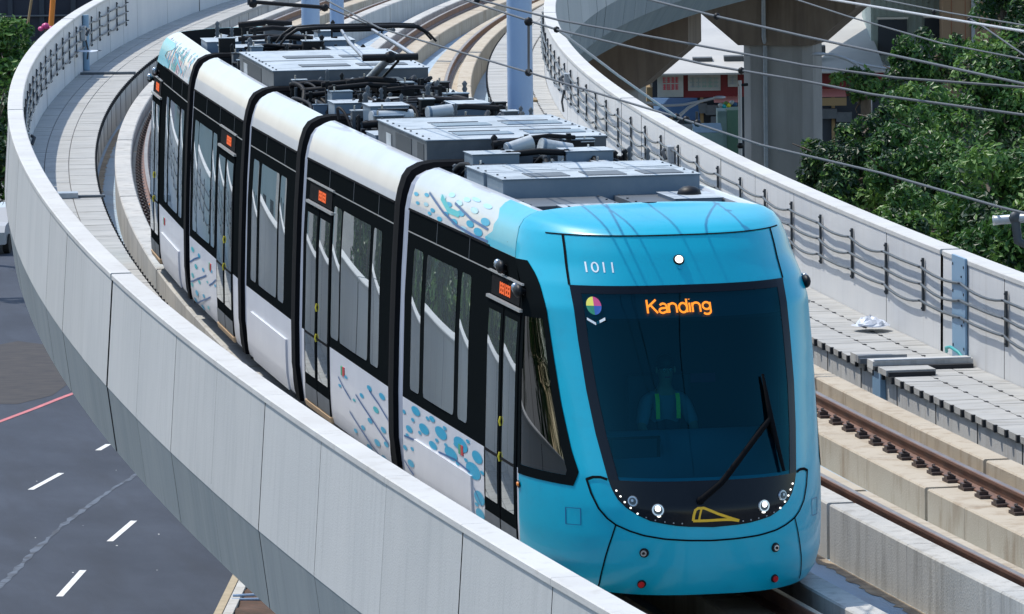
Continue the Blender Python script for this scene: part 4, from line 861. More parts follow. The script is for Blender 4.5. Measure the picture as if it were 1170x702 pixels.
wire([(1010,0),(1085,15),(1170,29)], None, (82,76,70), .010, 'wire', 'thin dark cable just above the bright white cable at the top right', clamps=[(1067,14),(1108,22)])
wire([(911,0),(969,19),(1075,49.5),(1170,68)], None, (80,76,72,68), .010, 'wire', 'wire passing from the pier cap to the tree at the top right')
wire([(1108,22),(1124,31),(1170,63)], None, (70,69.5,68), .010, 'wire', 'short branch wire dropping to the right from the thin dark cable')
b = MB(); b.tube([tuple(onz(637,34,4.9)), tuple(.5*(onz(637,34,4.9)+onz(773,134,3.95))+[0,0,-.012]), tuple(onz(773,134,3.95))], .011, 'wire_pale', 6); b.build('dropper_wire', None, 'pale slanting wire from the lower messenger wire down to the contact wire', 'overhead wire', 'overhead wires')
b = MB(); p, q = onz(604,25,4.9), onz(604,83,3.95); b.tube([tuple(p), tuple(q)], .011, 'black', 6); b.ball(tuple(p), .04, 'black', 8); b.ball(tuple(q), .04, 'black', 8); b.build('dropper_wire', None, 'short upright dropper wire in front of the thick pale pole', 'overhead wire', 'overhead wires')
# arm end in front of the trees at the right edge
b = MB(); 
b.tube([tuple(at(1136,252,46.6)), tuple(at(1250,243,46.2))], .034, 'galv', 12); b.tube([tuple(at(1137,252,46.6)), tuple(at(1134.5,252.2,46.6))], .037, 'coping', 12); b.tube([tuple(at(1160,249,46.5)), tuple(at(1163,276,46.5)), tuple(at(1176,281,46.5))], .035, 'bracket', 8); b.ball(tuple(at(1160,249,46.5)), .05, 'bracket', 8)
b.tube([tuple(at(1250,243,46.2)), tuple(at(1250,420,46.2)), tuple(np.array(at(1250,420,46.2))*[1,1,0]+[0,0,-.5])], .07, 'galv', 10)
b.build('support_arm', None, 'grey metal tube arm end in front of the tree at the right edge', 'overhead arm')
# expansion cover plate and hose on the right wall, cable tray across the walkway
b = MB(T); b.box(10.96,11.60,TC+2.628,TC+2.655,.16,1.30,'bluegrey'); 
for z in (.3,.6,.9,1.2):
    for a in (11.02,11.54): b.box(a-.015,a+.015,TC+2.62,TC+2.628,z-.015,z+.015,'bracket')
b.build('cover_plate', None, 'tall blue-grey metal plate covering a joint of the right wall', 'plate', bevel=.004)
b = MB(T); b.tube([(11.75,TC+2.60,.2),(11.6,TC+2.56,.26),(11.3,TC+2.54,.30),(11.0,TC+2.56,.27),(10.9,TC+2.6,.2)], .018, 'teal', 8); b.build('hose', None, 'short teal hose at the foot of the blue-grey wall plate', 'hose')
b = MB(T); b.box(10.55,10.85,TC+1.5,TC+2.62,.155,.25,'trough'); b.box(10.56,10.62,TC+1.52,TC+2.6,.25,.262,'galv'); b.box(10.45,10.55,TC+1.5,TC+2.6,.155,.20,'dark_joint'); b.build('cable_tray', None, 'grey cable tray crossing the right walkway to the wall plate', 'cable tray', bevel=.006)
b = MB(T); b.box(9.9,10.3,TC+1.5,TC+2.05,.155,.22,'slab'); b.box(9.85,9.9,TC+1.52,TC+2.03,.155,.20,'dark_joint'); b.build('loose_slab', None, 'raised slab on the right walkway in front of the cable tray', 'slab'); 
b = MB(T); b.box(11.3,11.7,TC+1.5,TC+2.05,.155,.235,'slab'); b.box(11.2,11.3,TC+1.5,TC+2.03,.155,.21,'unit_dark'); b.build('loose_slab', None, 'raised slab on the right walkway behind the cable tray', 'slab')
b = MB(T); b.box(10.35,10.75,TC+1.535,TC+1.598,-.45,.14,'bluegrey'); b.build('cover_plate', None, 'blue-grey plate on the step of the right walkway under the cable tray', 'plate', bevel=.004)
b = MB(T); b.box(36.0,36.35,-2.62,-1.9,.155,.235,'galv'); b.box(36.1,36.2,-2.6,-1.5,.155,.19,'unit_dark'); b.build('cable_tray', None, 'grey cable tray lying across the left walkway', 'cable tray', bevel=.006)
b = MB(T); b.box(66.2,66.35,-2.62,-1.55,.155,.20,'unit_dark'); b.build('cable_tray', None, 'thin dark cable tray across the far part of the left walkway', 'cable tray')
# tape-wrapped plastic bags
def bag(p, r, label):
    b = MB(); n = 14; rows = []
    for i in range(8):
        ph = math.pi/2*i/7; rows.append([])
        for j in range(n+1):
            th = 2*math.pi*(j % n)/n; k = 1+.13*math.sin(th*3+i)+.09*math.sin(th*7+i*2.3); rows[-1].append((p[0]+r[0]*k*math.cos(ph)*math.cos(th), p[1]+r[1]*k*math.cos(ph)*math.sin(th), p[2]+r[2]*math.sin(ph)*(1+.12*math.sin(th*5))))
    rows = [[(x+random.uniform(-.02,.02), y+random.uniform(-.02,.02), max(z+random.uniform(-.02,.03), .15)) for x, y, z in row[:-1]] for row in rows]; rows = [row+[row[0]] for row in rows]; b.grid(rows, 'plastic_bag', False); b.build('plastic_bag', None, label, 'bag')
bag(T(14.6, TC+2.35, .155), (.20,.24,.15), 'crumpled white plastic bag lying on the right walkway against the wall')
bag(T(65.6, -2.45, .155), (.25,.3,.22), 'pale plastic bag lying on the left walkway at the foot of the wall')
# junction boxes on walls
def jbox(a, sgn, z, label):
    s = TC+2.56 if sgn > 0 else -2.56; b = MB(T); lo, hi = sorted((s, s+sgn*.09)); b.box(a, a+.35, lo, hi, z, z+.28, 'galv'); b.tube([(a+.17, s, z), (a+.2, s-sgn*.04, z-.2), (a+.5, s, z-.38)], .02, 'bracket', 6); b.tube([(a+.1, s-sgn*.02, z+.1), (a+.16, s-sgn*.06, z+.2), (a+.3, s-sgn*.02, z+.22)], .03, 'bracket', 6); b.build('junction_box', None, label, 'junction box', bevel=.006)
jbox(31.6, 1, .78, 'grey junction box on the right wall to the right of the thick pale pole'); jbox(49.5, 1, .75, 'grey junction box on the far right wall beside the thick pale pole'); jbox(66.9, -1, .78, 'grey junction box on the left wall above the pale plastic bag'); jbox(42, -1, .42, 'small grey box low on the inner face of the left wall')
b = MB(T); b.tube([(67.6,-2.6,.16),(67.6,-2.6,1.25)], .07, 'bluegrey', 8); b.build('wall_conduit', None, 'upright blue-grey duct on the inner face of the left wall', 'duct')
# small debris on the right walkway
for a, s, l in ((44, 5.9, .5), (56, 6.0, .35)):
    b = MB(T); b.box(a, a+l*2, s, s+.09, .155, .19, 'shop_tan'); b.build('debris', None, ('short wooden scrap lying on the far right walkway' if a < 50 else 'farther wooden scrap lying on the far right walkway'), 'debris')
#SECTION-BACKGROUND
# viaduct piers
def pier(a, label, pipe=False):
    c = np.array(T(a, 2.2, 0)); z0 = gr(a); o = thing('viaduct_pier', (c[0], c[1], GZ), label, 'viaduct pier', 'piers of the viaduct')
    t = np.array([math.sin(a/R), math.cos(a/R)]); n = np.array([t[1], -t[0]])
    f = lambda l, w, z: (c[0]+t[0]*l+n[0]*w, c[1]+t[1]*l+n[1]*w, z)
    zb, zt = z0-3.75, z0-1.5
    b = MB(f); w, d = 1.18, .95; ch = .3
    pr = [(-d,-w+ch),(-d+ch,-w),(d-ch,-w),(d,-w+ch),(d,w-ch),(d-ch,w),(-d+ch,w),(-d,w-ch)]
    b.add([(l, w_, z) for z in (GZ, zb) for l, w_ in pr], [[i, (i+1)%8, 8+(i+1)%8, 8+i] for i in range(8)], 'pier'); b.build('column', o)
    b = MB(f); q = [(-1.25, zb), (1.25, zb), (2.75, zb+1.25), (2.75, zt), (-2.75, zt), (-2.75, zb+1.25)]; l0, l1 = -1.15, 1.15
    b.poly([(l0, w_, z) for w_, z in q][::-1], 'cap'); b.poly([(l1, w_, z) for w_, z in q], 'cap'); b.add([(l, w_, z) for l in (l0, l1) for w_, z in q], [[i, (i+1)%6, 6+(i+1)%6, 6+i] for i in range(6)], 'cap'); b.build('pier_cap', o, label='brown stained pier cap')
    b = MB(f); b.tube([(-1.22, -.35, zt), (-1.22, -.35, zb+.3), (-1.05, -.35, zb), (-1.05, -.35, GZ)], .075, 'galv', 8); b.build('drain_pipe', o)
    return o
pier(156.5, 'concrete viaduct pier with a brown hammerhead cap and grey drain pipe'); pier(129, 'viaduct pier with only its dark cap end showing under the far viaduct')
# slim pale post in front of the pier
b = MB(); p = at(845.5, 120, 195); b.tube([(p[0], p[1], GZ), (p[0], p[1], at(845.5, 92, 195)[2])], .06, 'roof_white', 8); b.tube([(p[0]-.05, p[1], p[2]+.6), (p[0]+.25, p[1], p[2]+.62)], .05, 'black', 6); b.ball((p[0], p[1], at(845.5,167,195)[2]), .11, 'black', 8); b.build('utility_post', None, 'thin cream post standing at the left edge of the viaduct pier', 'post')
# helper: flat-fronted box facing the camera between two pixel columns
def facing(px0, px1, dist, d2=None):
    p, q = at(px0, 150, dist), at(px1, 150, d2 or dist); u = (q-p)[:2]; L = np.linalg.norm(u); u = u/L; n = np.array([-u[1], u[0]])
    f = lambda l, w, z: (p[0]+u[0]*l+n[0]*w, p[1]+u[1]*l+n[1]*w, z)
    zz = lambda py: at((px0+px1)/2, py, ((d2 or dist)+dist)/2)[2]
    xx = lambda px: (px-px0)/(px1-px0)*L
    return f, L, zz, xx
def strokes(b, x0, x1, z0, z1, w, mt, n, rows=1):
    r = random.Random(int(x0*100)+n)
    cw = (x1-x0)/n; ch = (z1-z0)/rows
    for j in range(rows):
        for i in range(n):
            cx, cz = x0+cw*i, z0+ch*j
            for k in range(3): zz_ = cz+ch*(.15+.3*k); b.box(cx+cw*.12, cx+cw*.88, w-.02, w, zz_, zz_+ch*.10, mt)
            for k in range(2): xx_ = cx+cw*r.uniform(.15,.75); b.box(xx_, xx_+cw*.12, w-.022, w-.001, cz+ch*.1, cz+ch*.9, mt)
f, L, zz, xx = facing(746, 1010, 226)
shop = thing('shop_building', f(L/2, 3, GZ), 'row of street shops with red fascia and white signboards behind the viaduct pier', 'shop')
b = MB(f); b.box(0, L, 0, 6, GZ, zz(84), 'shop_dark'); b.box(-.2, xx(762), .1, 6, GZ, zz(98), 'shop_tan'); b.build('wall', shop)
b = MB(f); b.box(-.3, L+.2, -1.2, 8, zz(81.5), zz(79.5), 'roof_white'); b.grid([[(l, -1.2, zz(80)), (l, 14, zz(38))] for l in (xx(757), L)], 'roof_white', False)
for px, py in ((805,74),(841,72.5),(935,62)): b.box(xx(px)-.35, xx(px)+.35, 1.5, 2.2, zz(py)-.12, zz(py)+.18, 'steel_dark')
b.build('roof', shop)
b = MB(f); b.box(xx(781), L, -.14, 0, zz(110), zz(80.5), 'sign_red'); b.build('fascia', shop, label='dark red fascia board')
b = MB(f); b.box(xx(751.5), xx(781), -.32, -.15, zz(108.5), zz(82.5), 'sign_white'); b.box(xx(756), xx(776.5), -.335, -.32, zz(102), zz(84), 'sign_white'); strokes(b, xx(757), xx(776), zz(101), zz(85), -.34, 'ink_red', 4, 2); b.build('signboard', shop, label='white signboard with two rows of red characters')
b = MB(f); b.box(xx(786.5), xx(823.5), -.22, -.14, zz(102), zz(83), 'sign_white'); strokes(b, xx(788), xx(822), zz(100), zz(85), -.225, 'ink_grey', 5); b.build('signboard', shop, label='wide white signboard with grey and green characters')
b = MB(f); b.box(xx(832), xx(843), -.22, -.14, zz(98), zz(83), 'sign_white'); strokes(b, xx(833), xx(842.5), zz(96), zz(85), -.225, 'ink_grey', 1); b.build('signboard', shop, label='small white signboard beside the pier')
b = MB(f); b.grid([[(l, -.15, zz(109)), (l, -1.4, zz(113))] for l in (xx(815), xx(846))], 'awning_pink', False); b.grid([[(l, -.15, zz(102)), (l, -1.5, zz(108))] for l in (xx(930), xx(965))], 'awning_pink', False); b.box(xx(930), xx(965), -1.5, -1.4, zz(118), zz(109), 'shop_tan'); b.build('awning', shop, label='pink awnings over the shop fronts')
for px, py in ((790,116),(806,118),(812,131),(938,124),(955,128)): b = MB(f); b.box(xx(px), xx(px)+.55, -.5, -.15, zz(py)-.35, zz(py), 'unit_dark'); b.build('air_conditioner', shop)
for px in (765,800,822,950,985): b = MB(f); b.box(xx(px), xx(px)+.12, -.2, -.15, GZ, zz(110), 'shop_tan'); b.build('shop_column', shop)
f, L, zz, xx = facing(748, 800, 205)
st = thing('market_stall', f(L/2, .5, GZ), 'blue-roofed street stall below the shop signs, left of the pier', 'stall')
b = MB(f); b.grid([[(0, 0, zz(131)), (L, 0, zz(139))], [(0, 3, zz(119)), (L, 3, zz(120))]], 'awning_blue', False); b.build('roof', st)
b = MB(f)
for l in (.1, L-.1):
    for w in (.1, 2.8): b.tube([(l, w, GZ), (l, w, zz(128))], .05, 'steel_dark', 6)
b.box(.1, L-.1, .4, 2.8, GZ, zz(150), 'shop_dark'); b.build('frame', st)
f, L, zz, xx = facing(820, 846, 208); st = thing('drink_kiosk', f(L/2, .5, GZ), 'pale green and white kiosk with a bright flower-like topper, left of the pier', 'kiosk')
b = MB(f); b.box(0, L*.4, 0, 1.5, GZ, zz(127), 'pale_green'); b.box(L*.4+.01, L, 0, 1.5, GZ, zz(126), 'green_box'); b.build('cabinet', st)
b = MB(f)
for i, (px, py, mt) in enumerate(((824,121,'sign_white'),(830,119,'leaf_light'),(833,121,'yellow'),(840,120,'awning_blue'),(837,118,'sign_white'),(828,122,'dot_teal'))): b.ball((xx(px), .3, zz(py)), (.09,.08,.08), mt, 8)
b.build('topper', st)
f, L, zz, xx = facing(793, 826, 200); b = MB(f); b.box(0, L, 0, 2.2, GZ+.5, zz(152), 'pale_green'); b.grid([[(l, 0, zz(152)+.01), (l, 2.2, zz(147))] for l in (0, L)], 'bluegrey', False)
b.build('delivery_box', None, 'pale bluish roof of a parked stall cart just above the right wall', 'cart')
# street lamp with two curved arms
def lamp(px, py, d, label, s=1):
    base = at(px, py, d); o = thing('street_lamp', (base[0], base[1], GZ), label, 'street lamp', 'double-armed street lamps')
    b = MB(); b.tube([(base[0], base[1], GZ), tuple(base)], [.09,.06], 'wire_pale', 8); b.build('post', o)
    return o
o = lamp(771, 141, 190, 'pale street lamp with thin curved arms over the blue stall')
b = MB(); b.tube([tuple(at(*q, 190)) for q in ((771,141),(778,131),(787,123),(800,116),(818,112))], [.06,.055,.05,.045,.04], 'wire_pale', 8); b.tube([tuple(at(*q, 190)) for q in ((800,116),(780,120),(760,121),(742,119))], .04, 'wire_pale', 8); b.build('curved_arm', o)
b = MB(); b.ball(tuple(at(822,111.5,190)), (.2,.12,.05), 'wire_pale', 10); b.ball(tuple(at(738,118,190)), (.2,.12,.05), 'wire_pale', 10); b.build('lamp_head', o)
o = lamp(994, 96, 200, 'pale street lamp with thin curved arms just right of the pier')
b = MB(); b.tube([tuple(at(*q, 200)) for q in ((994,96),(987,83),(978,73),(966,67),(952,63),(940,62))], [.06,.055,.05,.05,.045,.04], 'wire_pale', 8); b.tube([tuple(at(*q, 200)) for q in ((958,65),(985,74),(1010,78),(1032,76))], .04, 'wire_pale', 8); b.build('curved_arm', o)
b = MB(); b.ball(tuple(at(936,62,200)), (.25,.12,.06), 'wire_pale', 10); b.build('lamp_head', o)
# sheds top right
f, L, zz, xx = facing(996, 1076, 232); sh = thing('corrugated_shed', f(L/2, 2, GZ), 'grey-green corrugated metal shed with dark windows behind the trees at the top right', 'shed')
b = MB(f); b.box(0, L, 0, 6, GZ, zz(-45), 'corr')
for l in np.arange(.05, L, .22): b.box(l, l+.06, -.03, 0, GZ, zz(-45), 'corr')
b.build('wall', sh)
for p, q, r, s_ in ((1004,1037,21,62),(1057,1075,20,44)):
    b = MB(f); b.box(xx(p), xx(q), -.06, -.032, zz(s_), zz(r), 'shop_dark'); b.box(xx(p)-.05, xx(q)+.05, -.10, -.061, zz(r), zz(r-2.5), 'trim'); b.build('window', sh)
f, L, zz, xx = facing(1078, 1185, 230); b = MB(f); b.box(0, L, 0, 6, GZ, zz(-40), 'tan_wall'); 
for px in (1112,): b.box(xx(px)-.05, xx(px)+.08, -.08, -.001, GZ, zz(-40), 'galv')
for l in np.arange(.3, L, .5): b.box(l, l+.02, -.012, 0, GZ, zz(-40), 'rust')
b.build('tan_building', None, 'tan walled building beside the corrugated shed at the top right', 'building')
f, L, zz, xx = facing(925, 1003, 240); fr_ = thing('scaffold_frame', f(L/2, 0, GZ), 'white sheeted structure with a dark steel frame and rust stains right of the pier cap', 'framed structure')
b = MB(f); b.grid([[(l, 2.5, zz(85)), (l, 4.5, zz(-30))] for l in (0, L)], 'sheet_white', False); b.grid([[(l, 2.6, GZ), (l, 2.55, zz(85))] for l in (0, L)], 'shop_dark', False); b.build('sheet', fr_)
b = MB(f)
for px in (932,950,968,984,1000): b.tube([(xx(px), 0, GZ), (xx(px), 0, zz(5))], .07, 'steel_dark', 6)
for py in (34,38,66): b.tube([(xx(926), 0, zz(py)), (xx(1003), 0, zz(py+2))], .06, 'steel_dark', 6)
for p, q in ((926,958),(945,980),(962,1000),(975,1010)): b.tube([(xx(p), 0, zz(70)), (xx(q), 0, zz(12))], .05, 'steel_dark', 6)
for px in (972,979): b.tube([(xx(px), -.05, zz(60)), (xx(px)+.2, -.05, zz(40))], .07, 'rust', 6)
b.build('frame', fr_)
# ------------------------------------------------------------------ trees
def tree(tpx, cz, blobs, label, n=5200, leaf=.15, name='broadleaf_tree', seed=1, dark=.3, spread=(1,1,1), group='trees beyond the viaduct', light=.14):
    """blobs: list of (px, py, dist, radius m)"""
    r = np.random.default_rng(seed); C = [np.array(at(px, py, d)) for px, py, d, _ in blobs]; RR = [q[3] for q in blobs]
    base = np.mean(C, axis=0)
    if tpx: base = np.array(at(tpx, 150, np.mean([q[2] for q in blobs])))
    o = thing(name, (base[0], base[1], GZ), label, 'tree', group)
    zmin = min(c[2]-q for c, q in zip(C, RR))
    t = MB(); top = base.copy(); fork = np.array([base[0], base[1], max(GZ+1.5, zmin+.6)]); mid = (np.array([base[0], base[1], GZ])+fork)/2+[.15,.1,0]
    t.tube([(base[0], base[1], GZ-.1), tuple(mid), tuple(fork)], [.26,.2,.17], 'bark', 8)
    for c, q in zip(C, RR):
        m_ = (fork+c)/2+r.normal(0,.2,3); t.tube([tuple(fork), tuple(m_), tuple(c)], [.12,.08,.04], 'bark', 6)
        for k in range(4): e = c+r.normal(0,1,3)*q*.45; t.tube([tuple(c), tuple((c+e)/2+r.normal(0,.08,3)), tuple(e)], [.035,.025,.012], 'bark', 5)
    t.build('trunk', o)
    V = []; F = []; M = []; tot = sum(q**2 for q in RR)
    for c, q in zip(C, RR):
        # the limb ends in several rounded clumps; leaves grow on the outside of each clump, facing outward and up
        nl = int(n*q*q/tot); subs = []
        for _ in range(int(6+5*q)):
            d = r.normal(0,1,3); d[2] = abs(d[2])*.9-.35; d /= np.linalg.norm(d); subs.append((c+d*q*r.uniform(.45,.8)*np.array(spread), q*r.uniform(.28,.46), r.random()))
        for sc_, sr, sh in subs:
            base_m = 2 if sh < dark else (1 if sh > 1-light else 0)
            for k in range(int(nl/len(subs))):
                d = r.normal(0,1,3); d[2] += .35; d /= np.linalg.norm(d); p = sc_+d*sr*(.62+.42*r.random()**.5)*(1+.15*math.sin(7*d[0]+5*d[1]+sc_[0]*9))
                ax = d+r.normal(0,1,3)*.45+np.array([0,0,.3]); ax /= np.linalg.norm(ax); s1 = np.cross(ax, r.normal(0,1,3)); s1 /= np.linalg.norm(s1); s1 = s1-np.array([0,0,.35]); s1 /= np.linalg.norm(s1); s2 = np.cross(ax, s1); L_ = leaf*r.uniform(.6,1.25); w_ = L_*r.uniform(.38,.55); i = len(V)
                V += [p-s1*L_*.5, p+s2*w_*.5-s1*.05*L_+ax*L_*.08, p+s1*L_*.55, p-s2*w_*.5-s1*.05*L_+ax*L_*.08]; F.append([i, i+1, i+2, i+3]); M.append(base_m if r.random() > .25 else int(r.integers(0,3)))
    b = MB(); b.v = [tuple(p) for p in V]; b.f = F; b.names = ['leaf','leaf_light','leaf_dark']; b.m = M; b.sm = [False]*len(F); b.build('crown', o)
    return o
tree(0,0,[(965,190,138,.9),(942,182,139,.55),(935,205,139,.5),(960,228,136,.75),(985,160,139,.65),(925,215,139,.35),(1000,240,136,.7),(985,205,137,.8),(1000,140,140,.45)], 'tree right of the viaduct pier behind the white wall, crown shade painted as dark leaves', 9000, .15, seed=2, dark=.85)  # shaded part of the foliage, painted with mostly dark leaves
tree(0,0,[(1040,165,137,.85),(1065,195,135,.95),(1025,205,135,.8),(1082,130,139,.8),(1045,122,141,.65),(1100,210,134,.85),(1040,245,133,.8),(1015,262,132,.5),(1060,150,139,.6),(1015,170,137,.5),(1085,165,138,.75),(1110,240,134,.7),(1085,235,134,.7),(1045,205,136,.8),(1065,265,132,.6),(1105,170,140,.6),(1030,140,140,.5)], 'bright green tree between the dark tree and the tree at the right edge', 20000, .15, seed=22, dark=.22, light=.25)
tree(0,0,[(1130,230,112,.95),(1165,255,111,.95),(1100,265,112,.7),(1150,290,110,.9),(1185,220,112,.95),(1190,290,110,1.0),(1080,285,112,.5),(1125,200,114,.55)], 'leafy tree nearest the right wall at the right edge, with bright drooping leaves', 12000, .155, seed=4, dark=.2, light=.25)
tree(0,0,[(1150,90,150,1.2),(1185,40,151,1.1),(1130,65,152,.7),(1150,10,152,1.0),(1175,150,149,1.2),(1140,165,149,.8),(1185,190,148,1.0),(1160,120,150,.9),(1125,130,150,.8),(1112,92,151,.55),(1145,-20,152,.9)], 'tall tree at the top right corner in front of the tan building', 17000, .165, seed=5, dark=.4)
tree(0,0,[(968,92,200,.55),(990,98,199,.7),(1012,104,198,.7),(985,112,199,.5)], 'small feathery tree between the viaduct pier and the large tree', 1500, .2, seed=6, dark=.1)
tree(0,0,[(1050,66,180,.8),(1075,78,180,.75),(1035,84,180,.6),(1090,60,181,.5),(1025,70,180,.35)], 'small tree whose top hides the windows of the corrugated shed', 3200, .2, seed=16, dark=.3)
tree(-60,0,[(5,60,205,1.35),(28,78,205,.9),(-20,90,205,1.5),(12,100,204,1.3),(38,90,206,.6),(-15,45,205,1.1),(8,42,205,.85)], 'bright green bushy tree left of the outer parapet wall, top left', 8000, .21, seed=8, dark=.06, light=.55)
tree(-75,0,[(-2,150,195,1.3),(10,165,195,.7),(-15,190,194,1.4),(2,205,194,.8),(10,135,196,.85),(-20,225,194,.8)], 'darker green tree below the bright one, left of the outer parapet wall', 6500, .21, seed=9, dark=.6)
# trees left of the picture that the tram windows mirror
def tree_w(x, y, top, rad, label, seed):
    r = random.Random(seed); o_at = globals()['at']; bl = []
    for k in range(9): bl.append((np.array([x+r.uniform(-1,1)*rad*.7, y+r.uniform(-1,1)*rad*.7, top-rad*.5-r.uniform(0,1.0)*rad*1.9]), rad*r.uniform(.45,.7)))
    globals()['at'] = lambda px, py, d: px
    t = tree(0,0,[(c, 0, 0, q) for c, q in bl], label, 5500, .5, seed=seed, dark=.5, group='street trees left of the viaduct'); globals()['at'] = o_at; return t
for i, (x, y, top, rad) in enumerate(((-13,56,1.0,2.9),(-16,68,1.6,3.2),(-11.5,45,.2,2.4),(-20,86,2.2,3.4),(-16.5,92,1.5,2.6),(-13.5,76,.5,2.6),(-30,6,12,5.2),(-28,-5,10,4.5),(-38,8,15,5.5),(-26,14,9,4.6),(-34,21,13,5.0),(-25,72,12,5.2),(-31,61,13,5.4),(-37,52,14,5.6),(-43,43,15,5.6),(-44,31,15,5.6),(-35,78,13,5.6),(-24,33,9,4.6),(-29,43,10,4.8))):
    tree_w(x, y, top, rad, 'street tree left of the viaduct, seen only as a green reflection in the tram windows', 30+i)
# pale building mirrored in the rear windows
b_ = thing('apartment_building', (-8.5, 122, GZ), 'pale green apartment block left of the viaduct, mirrored in the rear windows of the tram', 'building')
b = MB(); b.box(-14.5, -2.5, 118, 127, GZ, -1, 'facade'); b.box(-14.8, -2.2, 117.7, 127.3, -1, -.6, 'kerb'); b.build('wall', b_)
for k in range(4):
    for j in range(3):
        w = MB(); x = -13.8+2.9*k; z = GZ+1.4+3.5*j; w.box(x, x+1.3, 117.9, 117.98, z, z+1.5, 'win_dark'); w.box(x-.1, x+1.4, 117.8, 117.97, z-.12, z-.01, 'kerb'); w.build('window', b_)
# ------------------------------------------------------------------ street at the lower left
b = MB(); S = 900; b.poly([(-S,-S,GZ-.02),(S,-S,GZ-.02),(S,S+600,GZ-.02),(-S,S+600,GZ-.02)], 'ground'); b.build('ground', kind='structure')
gp = lambda px, py, dz: tuple(np.array(onz(px, py, GZ))+[0,0,dz])
rd = np.array(gp(139,607,0))-np.array(gp(81,667,0)); rd = rd[:2]/np.linalg.norm(rd[:2]); rn = np.array([rd[1], -rd[0]]); r0 = np.array(gp(81,667,0))[:2]
def RF(l, w, z): return (r0[0]+rd[0]*l+rn[0]*w, r0[1]+rd[1]*l+rn[1]*w, z)
b = MB(RF); b.poly([(-90,-14,GZ),(150,-14,GZ),(150,5.1,GZ),(-90,5.1,GZ)], 'asphalt'); b.poly([(150,-60,GZ-.004),(400,-60,GZ-.004),(400,60,GZ-.004),(150,60,GZ-.004)], 'asphalt'); b.build('road', kind='structure')
def quadline(pts, wd, dz, mt, name):
    b = MB(); rows = []
    P = [np.array(gp(*p, dz)) for p in pts]
    for i, p in enumerate(P):
        d = P[min(i+1,len(P)-1)]-P[max(i-1,0)]; d = d[:2]/np.linalg.norm(d[:2]); n = np.array([-d[1], d[0], 0])*wd/2*(random.uniform(.35,1.3) if mt == 'wetline' else 1); rows.append([tuple(p+n), tuple(p-n)])
    b.grid(rows, mt, False); b.build(name, kind='structure')
for pts in (((68,682),(95,652)),((125.5,619),(153,595.5)),((35,560),(70,541)),((112,515),(124,508)),((40,732),(22,765)),((150,486),(176,472))): quadline(pts, .15, .008, 'paint', 'lane_marking')
quadline(((-40,497),(0,482),(40,467),(70,455),(110,440)), .16, .009, 'paint_red', 'lane_marking')
quadline([(float(np.interp(t, range(8), [-20,0,25,50,80,110,140,165]))+random.uniform(-1,1), float(np.interp(t, range(8), [690,670,645,620,594,572,552,538]))+random.uniform(-.8,.8)) for t in np.linspace(0, 7, 60)], .17, .006, 'wetline', 'road_stain')
b = MB(); r = random.Random(5)
P0 = [gp(-30,462,.005), gp(20,462,.005), gp(60,452,.005), gp(90,430,.005), gp(60,395,.005), gp(20,390,.005), gp(-30,400,.005)]; b.poly(P0, 'patch'); b.build('road_patch', kind='structure')
b = MB()
for k in range(10):
    q = np.array(gp(r.uniform(40,190), r.uniform(520,660), .007)); s = r.uniform(.012,.03); b.poly([tuple(q+[s*math.cos(t)*r.uniform(.6,1.2), s*2*math.sin(t), 0]) for t in (0,1.2,2.5,3.8,5)], 'paint')
b.build('road_specks', kind='structure')
# planted median beside the road under the viaduct
e0, e1 = np.array(gp(244,702,0)), np.array(gp(264,661,0)); d = (e1-e0)[:2]; d /= np.linalg.norm(d); n = np.array([d[1], -d[0]])
KF = lambda l, w, z: (e0[0]+d[0]*l+n[0]*w, e0[1]+d[1]*l+n[1]*w, z)
b = MB(KF); b.box(-60, 60, 0, .17, GZ, GZ+.012, 'kerb_tan'); b.build('kerb_line', kind='structure')
b = MB(KF); b.box(-60, 60, .26, .46, GZ-.02, GZ+.15, 'kerb'); b.build('kerb', kind='structure')
b = MB(KF); rows = [[(l, .47+w*.5, GZ+.08+r.uniform(-.03,.05)) for w in range(9)] for l in np.arange(-60, 60, .4)]; b.grid(rows, 'soil', True); b.build('planting_soil', kind='structure')
ml = float((np.array(gp(270,690,0))[:2]-e0[:2])@d)
b = MB(KF); b.tube([(ml, .3, GZ+.17), (ml+.02, 1.0, GZ+.19), (ml+.05, 1.8, GZ+.17)], .03, 'pole', 8); b.tube([(ml-.28, .3, GZ+.13), (ml-.25, 1.8, GZ+.14)], .03, 'pole', 8)
for w in (.4, 1.7): b.tube([(ml, w, GZ-.05), (ml, w, GZ+.18)], .025, 'pole', 6)
b.build('low_rail', None, 'short white tubular rail over the planting bed below the viaduct', 'railing')
# dark building with orange props at the top left, parked car
f, L, zz, xx = facing(-60, 190, 262); b = MB(f); b.box(0, L, 0, 8, GZ, zz(-60), 'dark_wall'); b.box(0, L, -.2, 0, zz(17.5), zz(16), 'unit_dark')
for px in (12,48,84,120): b.box(xx(px), xx(px)+.2, -.1, 0, GZ, zz(-60), 'shop_dark')
b.build('dark_building', None, 'dark blue building wall behind the bright tree at the top left', 'building')
for px, tilt, lab in ((59, 3, 'thick orange post in front of the dark building at the top left'), (33, 6, 'thin leaning orange post left of the thick one, top left')):
    b = MB(); p, q = at(px-tilt/2, 40, 250), at(px+tilt, -20, 250); b.tube([tuple(p-(q-p)*1.5), tuple(q)], .11 if px > 40 else .05, 'orange' if px > 40 else 'shop_tan', 8); b.build('orange_post', None, lab, 'post')
b = MB(); p = at(52, 30, 246); b.ball(tuple(p), (.16,.2,.13), 'mag', 8); b.ball(tuple(p+[.2,0,-.1]), (.13,.2,.10), 'mag', 8); b.ball(tuple(p+[-.18,0,-.1]), (.12,.2,.10), 'mag', 8)
b.tube([(p[0], p[1], GZ), tuple(p)], .05, 'bark', 6); b.build('flowering_bush', None, 'small magenta flowering bush top just above the left parapet wall', 'bush')
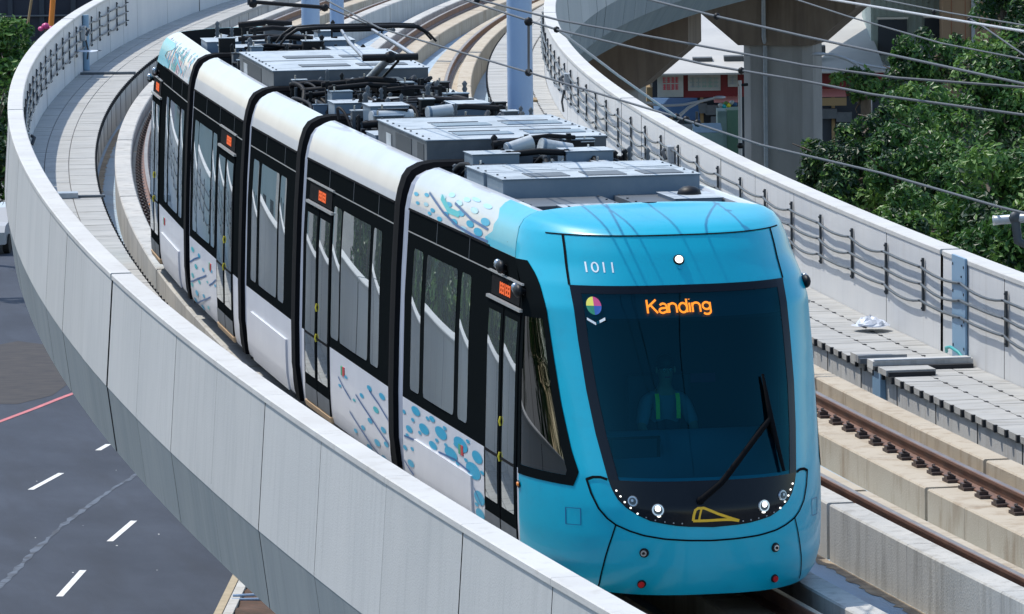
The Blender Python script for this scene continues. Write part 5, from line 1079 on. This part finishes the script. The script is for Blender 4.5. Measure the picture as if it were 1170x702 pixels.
def car(px, py, label):
    c = np.array(gp(px, py, 0)); t = rd; nn = rn; o = thing('parked_car', c, label, 'car'); f = lambda l, w, z: (c[0]+t[0]*l+nn[0]*w, c[1]+t[1]*l+nn[1]*w, c[2]+z)
    pr = [(-2.1,.35),(-2.15,.75),(-1.9,.95),(-1.3,1.02),(-.7,1.45),(.7,1.5),(1.5,1.05),(2.1,.9),(2.15,.4)]; b = MB(f); b.grid([[(l, w*(.92 if z > 1.2 else 1), z) for l, z in pr] for w in (-.85,-.8,0,.8,.85)], 'car_white', False)
    for w in (-.85,.85): b.poly([(l, w*(.92 if z > 1.2 else 1), z) for l, z in pr], 'car_white')
    b.build('body', o)
    for l0, l1 in ((-1.2,-.1),(0,1.2)):
        for w in (-.83,.83): b = MB(f); b.poly([(l0, w*1.03, 1.0), (l1, w*1.03, 1.0), (l1*.8, w*.97, 1.38), (l0*.75, w*.97, 1.38)], 'car_glass'); b.build('window', o)
    for l in (-1.35,1.35):
        for w in (-.8,.8): b = MB(f); b.tube([(l, w-.1, .32), (l, w+.1, .32)], .32, 'tyre', 16); b.build('wheel', o)
car(-12, 285, 'white car parked on the street at the left edge, its roof just in view')
#SECTION-WORLD
SUN = Vector((-.37, .46, 1.0)).normalized(); el = math.asin(SUN.z); az = math.atan2(SUN.x, SUN.y)
w = bpy.data.worlds.new('World'); scn.world = w; w.use_nodes = True; nt = w.node_tree
sky = nt.nodes.new('ShaderNodeTexSky'); sky.sky_type = 'NISHITA'; sky.sun_disc = False; sky.sun_elevation = el; sky.sun_rotation = az; sky.altitude = 0; sky.air_density = 1.2; sky.dust_density = .6; sky.ozone_density = 1.5
nt.links.new(sky.outputs[0], nt.nodes['Background'].inputs[0]); nt.nodes['Background'].inputs[1].default_value = .15
sd = bpy.data.lights.new('sun', 'SUN'); sd.energy = 2.8; sd.angle = math.radians(.5); sd.color = (1, .95, .87); so = bpy.data.objects.new('sun', sd); COL.objects.link(so); so.rotation_euler = SUN.to_track_quat('Z', 'Y').to_euler(); so.location = (-30, 40, 60)
cd = bpy.data.cameras.new('camera'); cd.sensor_width = 36; cd.lens = 36*FPX/1170; cd.clip_start = 1; cd.clip_end = 3000; co = bpy.data.objects.new('camera', cd); COL.objects.link(co)
M4 = Matrix(((CR[0], CU[0], -CD[0], CAM[0]), (CR[1], CU[1], -CD[1], CAM[1]), (CR[2], CU[2], -CD[2], CAM[2]), (0,0,0,1))); co.matrix_world = M4; scn.camera = co
scn.view_settings.view_transform = 'Standard'; scn.view_settings.look = 'None'; scn.view_settings.exposure = .52; scn.view_settings.gamma = 1
scn.render.resolution_x = 1024; scn.render.resolution_y = 614
